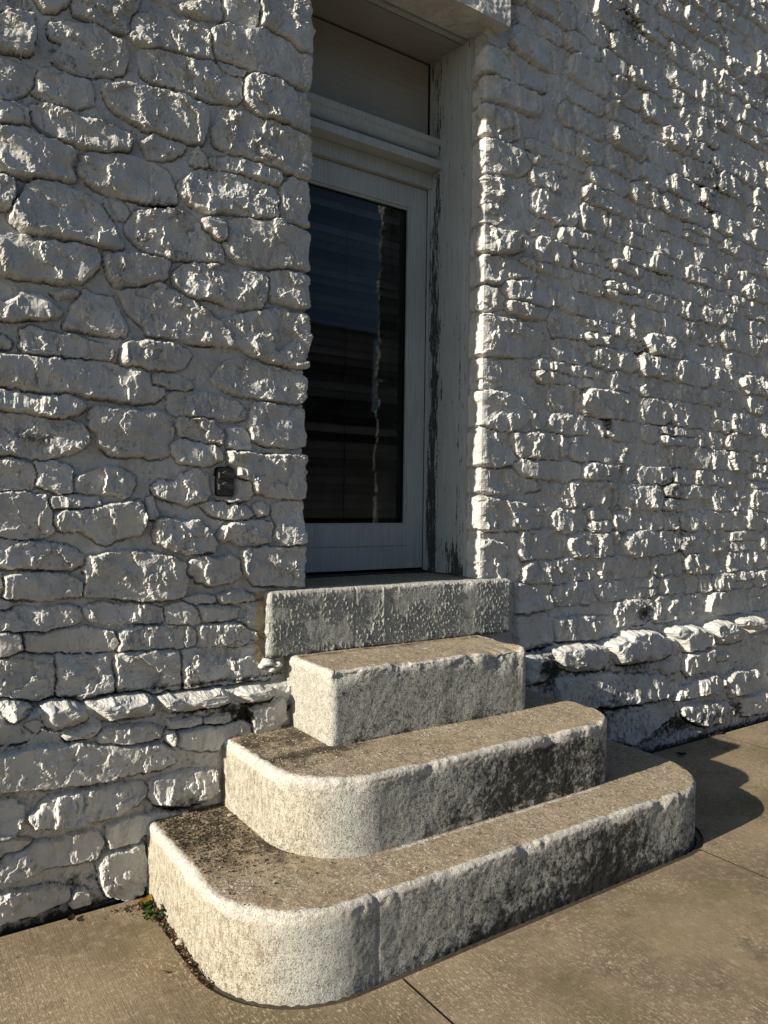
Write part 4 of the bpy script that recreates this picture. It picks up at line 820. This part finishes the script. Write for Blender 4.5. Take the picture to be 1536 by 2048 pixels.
# ---------------------------------------------------------------- door
DX0, DX1, DY, DZ0, DZ1 = 1.615, 2.590, 3.402, 1.142, 3.268
door = tag(empty('door', (2.1, 3.42, 1.13)), 'tall grey wooden door with one full height dark glass pane set deep in the stone opening', 'door')
GX1, GZ0, GZ1, GX0 = 2.477, 1.386, 3.145, 1.728
box_obj('stile', (GX1, DX1, DY, DY + .045, DZ0, DZ1), M_WOOD, door, .002)
box_obj('stile', (DX0, GX0, DY, DY + .045, DZ0, DZ1), M_WOOD, door, .002)
box_obj('top_rail', (GX0 + .0005, GX1 - .0005, DY, DY + .045, GZ1, DZ1), M_WOOD, door, .002)
box_obj('bottom_rail', (GX0 + .0005, GX1 - .0005, DY, DY + .045, 1.268, GZ0), M_WOOD, door, .0015)
box_obj('bottom_rail', (GX0 + .0005, GX1 - .0005, DY, DY + .045, DZ0, 1.2665), M_WOOD, door, .0015)
for nm, d in (('glazing_bead', (GX1 - .012, GX1 - .0008, DY + .006, DY + .02, GZ0 + .001, GZ1 - .001)), ('glazing_bead', (GX0 + .0008, GX0 + .012, DY + .006, DY + .02, GZ0 + .001, GZ1 - .001)),
              ('glazing_bead', (GX0 + .0125, GX1 - .0125, DY + .006, DY + .02, GZ1 - .012, GZ1 - .0008)), ('glazing_bead', (GX0 + .0125, GX1 - .0125, DY + .006, DY + .02, GZ0 + .0008, GZ0 + .008))): box_obj(nm, d, M_WOOD, door)
box_obj('glass_pane', (GX0 + .002, GX1 - .002, DY + .022, DY + .027, GZ0 + .002, GZ1 - .002), M_GLASS, door)

# dark room behind
M_ROOM = mat_flat('dark_room', (.03, .027, .024), .9, .1)
bm = bmesh.new()
for d in ((.9, 3.3, 5.5, 5.6, .9, 4.3), (.8, .9, 3.5, 5.6, .9, 4.3), (3.3, 3.4, 3.5, 5.6, .9, 4.3), (.8, 3.4, 3.5, 5.6, 4.3, 4.4), (.8, 3.4, 3.5, 5.6, .8, .9)): add_box(bm, *d)
tag(bm_obj('room_walls', bm, M_ROOM), kind='structure')
# blind
M_SLAT = mat_flat('blind_slat_brown', (.36, .31, .27), .6, .3, .15, 10)
blind = tag(empty('window_blind', (2.05, 3.49, 3.2)), 'dark closed slatted blind hanging behind the glass of the door', 'blind')
sl_me = None; BX0, BX1 = 1.69, 2.455
zz_ = GZ1 + .03; k = 0
while zz_ > GZ0 - .02:
    if sl_me is None:
        bm = bmesh.new(); n = 6; w = .050; rowa = []; rowb = []; tilt = math.radians(76)
        for i in range(n + 1):
            t = (i / n - .5) * w; s = .0045 * (1 - (2 * i / n - 1) ** 2); y = t * math.cos(tilt) - s * math.sin(tilt); z = t * math.sin(tilt) + s * math.cos(tilt)
            rowa.append(bm.verts.new((-(BX1 - BX0) / 2, y, z))); rowb.append(bm.verts.new(((BX1 - BX0) / 2, y, z)))
        for i in range(n): bm.faces.new((rowa[i], rowa[i + 1], rowb[i + 1], rowb[i]))
        r = bmesh.ops.solidify(bm, geom=bm.faces[:], thickness=.002); bmesh.ops.recalc_face_normals(bm, faces=bm.faces[:])
        sl_me = bpy.data.meshes.new('slat'); bm.to_mesh(sl_me); bm.free(); sl_me.materials.append(M_SLAT)
    o = bpy.data.objects.new('slat', sl_me); o.location = ((BX0 + BX1) / 2 - 2.05, 3.478 - 3.49 + rnd.uniform(-.001, .001), zz_ - 3.2); o.rotation_euler = (rnd.uniform(-.008, .008), rnd.uniform(-.002, .002), 0); link(o, blind)
    zz_ -= .0455; k += 1
def tape(name, x, z0, z1, w, y, mat, parent, seed, amp=.006, gaps=()):
    n = int((z1 - z0) / .006); z = np.linspace(z0, z1, n); per = ((z - z0) / .0455) % 1
    cx = x + amp * (per - .5) * np.clip(.4 + 1.2 * perlin(z * 4, z * 0, seed), 0, 1.6) + .003 * perlin(z * 20, z * 0, seed + 1)
    ww = w * (.35 + .8 * np.clip(.5 + perlin(z * 11, z * 0 + 4, seed + 2), .05, 1.4))
    co = []; 
    for i in range(n): co += [(cx[i] - ww[i] / 2, y, z[i]), (cx[i] + ww[i] / 2, y + .001, z[i]), (cx[i] + ww[i] / 2, y + .003, z[i]), (cx[i] - ww[i] / 2, y + .003, z[i])]
    q = []
    for i in range(n - 1):
        if any(a < z[i] < b for a, b in gaps): continue
        for j in range(4): q.append((4 * i + j, 4 * i + (j + 1) % 4, 4 * i + 4 + (j + 1) % 4, 4 * i + 4 + j))
    return mesh_np(name, co, q, mat, parent, smooth=False)
M_CORD = mat_flat('blind_cord_dark', (.02, .02, .02), .8)
tape('lift_cord', 2.095, 1.39, 3.15, .004, 3.448, M_CORD, blind, 9, .002)

# ================================================================ OBJECTS
# outdoor socket cover, recessed in the wall
M_BRZ = mat_flat('dark_bronze_metal', (.07, .07, .072), .38, .5, .2, 60, .15, 0.0)
OX0, OX1, OZ0, OZ1, OY = 1.172, 1.247, 1.524, 1.640, 2.940
ob = tag(empty('outlet_cover', ((OX0 + OX1) / 2, OY, OZ0)), 'small dark bronze socket cover with two flaps in the wall left of the door', 'outlet cover')
def rplate(name, x0, x1, z0, z1, y0, y1, r, mat, parent, bev=.002, squash=1):
    bm = bmesh.new(); pts = []
    for cx, cz, a0 in ((x1 - r, z0 + r, -90), (x1 - r, z1 - r, 0), (x0 + r, z1 - r, 90), (x0 + r, z0 + r, 180)):
        for i in range(7): a = math.radians(a0 + 15 * i); pts.append((cx + r * math.cos(a), cz + r * math.sin(a)))
    vs = [bm.verts.new((x, y0, z)) for x, z in pts]; f = bm.faces.new(vs); rr = bmesh.ops.extrude_face_region(bm, geom=[f])
    for v in [g for g in rr['geom'] if isinstance(g, bmesh.types.BMVert)]: v.co.y = y1
    bmesh.ops.recalc_face_normals(bm, faces=bm.faces[:])
    if bev: bmesh.ops.bevel(bm, geom=[e for e in bm.edges if abs(e.verts[0].co.y - y0) < 1e-6 and abs(e.verts[1].co.y - y0) < 1e-6], offset=bev, segments=2, affect='EDGES')
    return bm_obj(name, bm, mat, parent)
rplate('back_box', OX0 - .002, OX1 + .002, OZ0 - .003, OZ1 + .003, OY - .004, OY + .03, .014, mat_flat('gasket_black', (.008, .008, .008), .9), ob, 0)
rplate('plate', OX0 + .002, OX1 - .002, OZ0 + .001, OZ1 - .001, OY - .011, OY - .003, .014, M_BRZ, ob)
for zc in (OZ0 + .036, OZ0 + .083):
    bm = bmesh.new(); n = 24; R = .021
    ring0 = [bm.verts.new(((OX0 + OX1) / 2 + .002 + R * math.cos(2 * math.pi * i / n), OY - .011, zc + R * math.sin(2 * math.pi * i / n))) for i in range(n)]
    ring1 = [bm.verts.new(((OX0 + OX1) / 2 + .002 + R * .86 * math.cos(2 * math.pi * i / n), OY - .021, zc + R * .86 * math.sin(2 * math.pi * i / n))) for i in range(n)]
    for i in range(n): bm.faces.new((ring0[i], ring0[(i + 1) % n], ring1[(i + 1) % n], ring1[i]))
    bm.faces.new(ring1); lid = bm_obj('flap', bm, M_BRZ, ob)
    bm = bmesh.new(); add_box(bm, OX0 + .006, OX1 - .005, OY - .027, OY - .0215, zc - .010, zc + .010, .002)
    add_box(bm, OX0 + .004, OX0 + .012, OY - .029, OY - .012, zc - .012, zc + .012, .0015); bm_obj('hinge', bm, M_BRZ, ob)

# pebble, twig, fallen leaves, weed, litter
M_PEB = mat_flat('chalky_pebble', (.45, .41, .34), .8)
def thing_blob(name, label, cat, x, y, z, rx, ry, rz, seed, mat):
    o = blob(x, y, z, rx, ry, rz, seed, mat, None, name, nseg=18); tag(o, label, cat); return o
thing_blob('pebble', 'chalky white pebble in the joint at the left end of the lowest step', 'pebble', .875, 2.47, .008, .016, .012, .009, 3, M_PEB)
thing_blob('stone_chip', 'small flat white stone chip on the dark corner of the lowest step tread', 'stone chip', 1.165, 2.74, .281, .012, .008, .004, 9, M_PEB)
thing_blob('stone_chip', 'rounder white stone chip by the foot of the second step on its left side', 'stone chip', 1.245, 2.60, .281, .009, .007, .005, 12, M_PEB)
M_TWIG = mat_flat('dry_twig', (.16, .10, .05), .8)
def tube(bm, pts, rads, seg=6):
    rings = []
    for i, p in enumerate(pts):
        p = Vector(p); d = (Vector(pts[min(i + 1, len(pts) - 1)]) - Vector(pts[max(i - 1, 0)])).normalized()
        a = d.cross(Vector((0, 0, 1))); a = a.normalized() if a.length > .01 else Vector((1, 0, 0)); b = d.cross(a)
        rings.append([bm.verts.new(p + (a * math.cos(2 * math.pi * k / seg) + b * math.sin(2 * math.pi * k / seg)) * rads[i]) for k in range(seg)])
    for r0, r1 in zip(rings[:-1], rings[1:]):
        for k in range(seg): bm.faces.new((r0[k], r0[(k + 1) % seg], r1[(k + 1) % seg], r1[k]))
    bm.faces.new(rings[0][::-1]); bm.faces.new(rings[-1])
bm = bmesh.new(); tube(bm, [(.735, 2.385, .004), (.755, 2.368, .006), (.775, 2.352, .005), (.79, 2.335, .004)], [.0014, .0019, .0024, .0032])
tag(bm_obj('twig', bm, M_TWIG, smooth=True), 'thin dry brown twig lying on the pavement left of the lowest step', 'twig')
def leaf_mesh(name, L, W, mat, curl=.3, seed=0):
    r = random.Random(seed); bm = bmesh.new(); n = 7; rows = []
    for i in range(n + 1):
        t = i / n; w = W * math.sin(math.pi * min(.985, t * .93 + .04)) ** .8 * (1 - .25 * t) / 2; z = curl * L * (t - .5) ** 2 * 2
        rows.append([bm.verts.new((L * (t - .5), s * w, z + abs(s) * w * curl * (1.2 + r.uniform(-.4, .4)) + .0015)) for s in (-1, -.5, 0, .5, 1)])
    for a, b in zip(rows[:-1], rows[1:]):
        for j in range(4): bm.faces.new((a[j], a[j + 1], b[j + 1], b[j]))
    bmesh.ops.solidify(bm, geom=bm.faces[:], thickness=.0006)
    me = bpy.data.meshes.new(name); bm.to_mesh(me); bm.free(); me.materials.append(mat); me.polygons.foreach_set('use_smooth', [True] * len(me.polygons)); return me
M_LY = mat_flat('leaf_yellow_brown', (.38, .22, .04), .6); M_LR = mat_flat('leaf_russet', (.16, .05, .02), .7); M_LD = mat_flat('leaf_dark', (.045, .028, .018), .8); M_LG = mat_flat('leaf_green', (.055, .12, .02), .5, .4, .4, 90)
LEAVES = [(.858, 2.790, .012, .075, .035, M_LY, .4, 'curled ochre leaf against the wall foot at the left end of the steps'),
          (.60, 2.815, .010, .05, .03, M_LD, 1.2, 'dark crumpled leaf at the wall foot further left of the ochre leaf'),
          (.43, 2.12, .004, .030, .012, M_LD, .3, 'tiny dark leaf on the pavement at the lower left'),
          (.66, 1.985, .005, .028, .022, M_LD, 2.0, 'dark star shaped leaf scrap on the pavement, the nearest one left of the steps'),
          (3.61, 1.84, .006, .026, .018, M_LY, .9, 'small yellow leaf on the pavement right of the steps'),
          (4.66, 2.84, .010, .06, .04, M_LR, .2, 'reddish leaf at the foot of the right hand wall in the shade'),
          (4.05, 2.72, .010, .07, .045, M_LD, 2.6, 'large dark curled leaf in the shadow of the steps on the right')]
for i, (x, y, z, L, W, m, rz, lab) in enumerate(LEAVES):
    o = bpy.data.objects.new('fallen_leaf', leaf_mesh('fallen_leaf', L, W, m, .35, i)); o.location = (x, y, z - .004); o.rotation_euler = (rnd.uniform(-.15, .15), rnd.uniform(-.1, .1), rz); link(o); tag(o, lab, 'leaf')
# weed in the joint
weed = tag(empty('weed', (.852, 2.665, 0.0)), 'little green weed growing in the joint beside the left end of the lowest step', 'weed')
gm = [leaf_mesh('leaf', .034, .024, M_LG, .3, s) for s in (1, 2, 3)]; rm = leaf_mesh('leaf', .028, .018, M_LR, .4, 5)
M_STEM = mat_flat('weed_stem', (.13, .13, .04), .6)
for i in range(34):
    a = rnd.uniform(0, 6.28); rr = rnd.uniform(.005, .045); px, py, pz = rr * math.cos(a) - .015, rr * math.sin(a) * .9, rnd.uniform(.008, .045) * (1.25 - rr * 9) + .008
    o = bpy.data.objects.new('leaf', rm if i % 9 == 0 else gm[i % 3]); o.location = (px, py, pz); o.rotation_euler = (rnd.uniform(-.5, .5), rnd.uniform(-.7, .1), a); s = rnd.uniform(.5, 1.0); o.scale = (s, s, s); link(o, weed)
    if i % 3 == 0:
        bm = bmesh.new(); W0 = Vector((.852, 2.665, 0)); tube(bm, [W0 + Vector((px * .15, py * .15, -.012)), W0 + Vector((px * .6, py * .6, pz * .8)), W0 + Vector((px, py, pz))], [.0014, .0011, .0008], 5); bm_obj('stem', bm, M_STEM, weed)
# debris: crumbs of leaf and stone in the joint, grit on the dark corner of the lowest tread
def crumbs(name, label, pts, mats, smin, smax, flat=.5):
    co = []; q = []; mi = []
    base = np.array([(0, 0, 1), (1, 0, 0), (0, 1, 0), (-1, 0, 0), (0, -1, 0), (0, 0, -1)], float); fc = [(0, 1, 2), (0, 2, 3), (0, 3, 4), (0, 4, 1), (5, 2, 1), (5, 3, 2), (5, 4, 3), (5, 1, 4)]
    for (x, y, z) in pts:
        s = rnd.uniform(smin, smax) * rnd.choice((.5, .7, 1)); a = rnd.uniform(0, 6.28); c, d = math.cos(a), math.sin(a); e = rnd.uniform(.4, 1)
        P = base * (s, s * e, s * flat); P = P + np.array([[rnd.uniform(-.25, .25) * s for _ in range(3)] for _ in range(6)]); P = np.stack([P[:, 0] * c - P[:, 1] * d, P[:, 0] * d + P[:, 1] * c, P[:, 2]], 1) + (x, y, z + s * flat * .5)
        k = len(co); co += P.tolist(); q += [(a_ + k, b_ + k, c_ + k) for a_, b_, c_ in fc]; mi += [rnd.randrange(len(mats))] * 8
    o = mesh_np(name, co, q, mats[0], None, smooth=False)
    for m in mats[1:]: o.data.materials.append(m)
    o.data.polygons.foreach_set('material_index', np.array(mi, np.int32)); tag(o, label, 'debris', kind='stuff'); return o
M_GRIT = mat_flat('grit_dark', (.05, .042, .03), .95, .1); M_GR2 = mat_flat('grit_tan', (.30, .24, .16), .95, .1); M_GW = mat_flat('paint_flake_white', (.7, .68, .6), .8, .2)
pts = []
for _ in range(620):
    t = rnd.random() ** 1.3; a, b = ring[0], None; y = 2.83 - t * .62
    x = S1['x0'] - .016 + rnd.uniform(-.018, .012) + (0 if y > 2.3 else (.36 - math.sqrt(max(0, .36 ** 2 - (2.3 - y) ** 2))) * 1.0)
    if y < 2.3: x += 0.0
    pts.append((x, y, -.006 + rnd.uniform(0, .012)))
for _ in range(160): pts.append((S1['x0'] - .02 - abs(rnd.gauss(0, .05)), 2.81 - abs(rnd.gauss(0, .03)), 0.0))
crumbs('leaf_litter', 'brown leaf crumbs and grit filling the joint at the left end of the steps', pts, [M_LR, M_LD, M_GRIT, M_GRIT, M_GR2, M_LD], .003, .010, .4)
pts = []
while len(pts) < 2600:
    x, y = rnd.gauss(1.03, .17), rnd.gauss(2.70, .20)
    if x > .915 and y < 2.88 and y > 2.1 and not (x > 1.185 and y > 2.42) and math.hypot(x - 1.25, min(0, y - 2.3)) < .36: pts.append((x, y, S1['z1'] + .001))
crumbs('grit', 'dark grit and moss crumbs on the left corner of the lowest tread', pts, [M_GRIT, M_GRIT, M_LD, M_GRIT, M_GRIT, M_GR2], .0018, .0055, .7)
pts = [(rnd.uniform(1.22, 2.85), rnd.uniform(2.25, 2.52), S2['z1'] + .001) for _ in range(700)] + [(rnd.uniform(1.0, 3.1), rnd.uniform(1.99, 2.17), S1['z1'] + .001) for _ in range(420)] + [(rnd.uniform(1.22, 1.49), rnd.uniform(2.4, 2.86), S2['z1'] + .001) for _ in range(900)]
crumbs('step_grit', 'scattered grit and paint flakes on the step treads', pts, [M_GRIT, M_GR2, M_LD, M_GW], .0012, .0032, .6)
pts = [(rnd.uniform(-.4, 4.9), rnd.uniform(.6, 2.8), 0.0) for _ in range(260)]
pts = [p for p in pts if not (.8 < p[0] < 3.25 and p[1] > 1.85)]
crumbs('pavement_grit', 'tiny dark crumbs scattered over the pavement', pts, [M_GRIT, M_LD, M_GR2], .0015, .004, .5)

# ---------------------------------------------------------------- across the street (seen in the door glass)
M_BR = mat_flat('brown_brick', (.20, .13, .09), .9, .2, .4, 8); M_DW = mat_flat('dark_window', (.015, .016, .02), .2, .5); M_TR = mat_flat('pale_trim', (.35, .31, .26), .8)
bld = tag(empty('brick_building', (4.0, -14.3, 0)), 'two storey brown brick building across the street mirrored in the door glass', 'building')
box_obj('facade', (-10, 13.9, -22, -14.3, 0, 7.0), M_BR, bld); box_obj('parapet', (-10.1, 14.0, -22.1, -14.2, 7.002, 7.2), M_TR, bld)
for i in range(11):
    x = -9.0 + i * 2.0 + (.3 if i > 9 else 0)
    for z in (4.2, 1.0):
        f = box_obj('window', (x, x + .95, -14.31, -14.24, z, z + 1.5), M_TR, bld); box_obj('pane', (x + .08, x + .87, -14.238, -14.225, z + .08, z + 1.42), M_DW, f)
f = box_obj('window', (12.8, 13.5, -14.31, -14.24, 4.2, 5.7), M_TR, bld); box_obj('pane', (12.87, 13.43, -14.238, -14.225, 4.28, 5.62), M_DW, f)
b2 = tag(empty('plaster_building', (22, -15.3, 0)), 'lower pale plastered building farther along the other side of the street', 'building')
box_obj('facade', (15.2, 30, -24, -15.3, 0, 4.6), mat_flat('plaster', (.4, .36, .3), .9), b2); box_obj('roof_edge', (15.1, 30.1, -24.1, -15.2, 4.602, 4.8), M_TR, b2)
for i in range(5): f = box_obj('window', (16.2 + i * 2.8, 17.6 + i * 2.8, -15.31, -15.24, 1.0, 3.2), M_TR, b2); box_obj('pane', (16.3 + i * 2.8, 17.5 + i * 2.8, -15.238, -15.225, 1.1, 3.1), M_DW, f)
print('built', round(time.time() - T0, 1), 's')
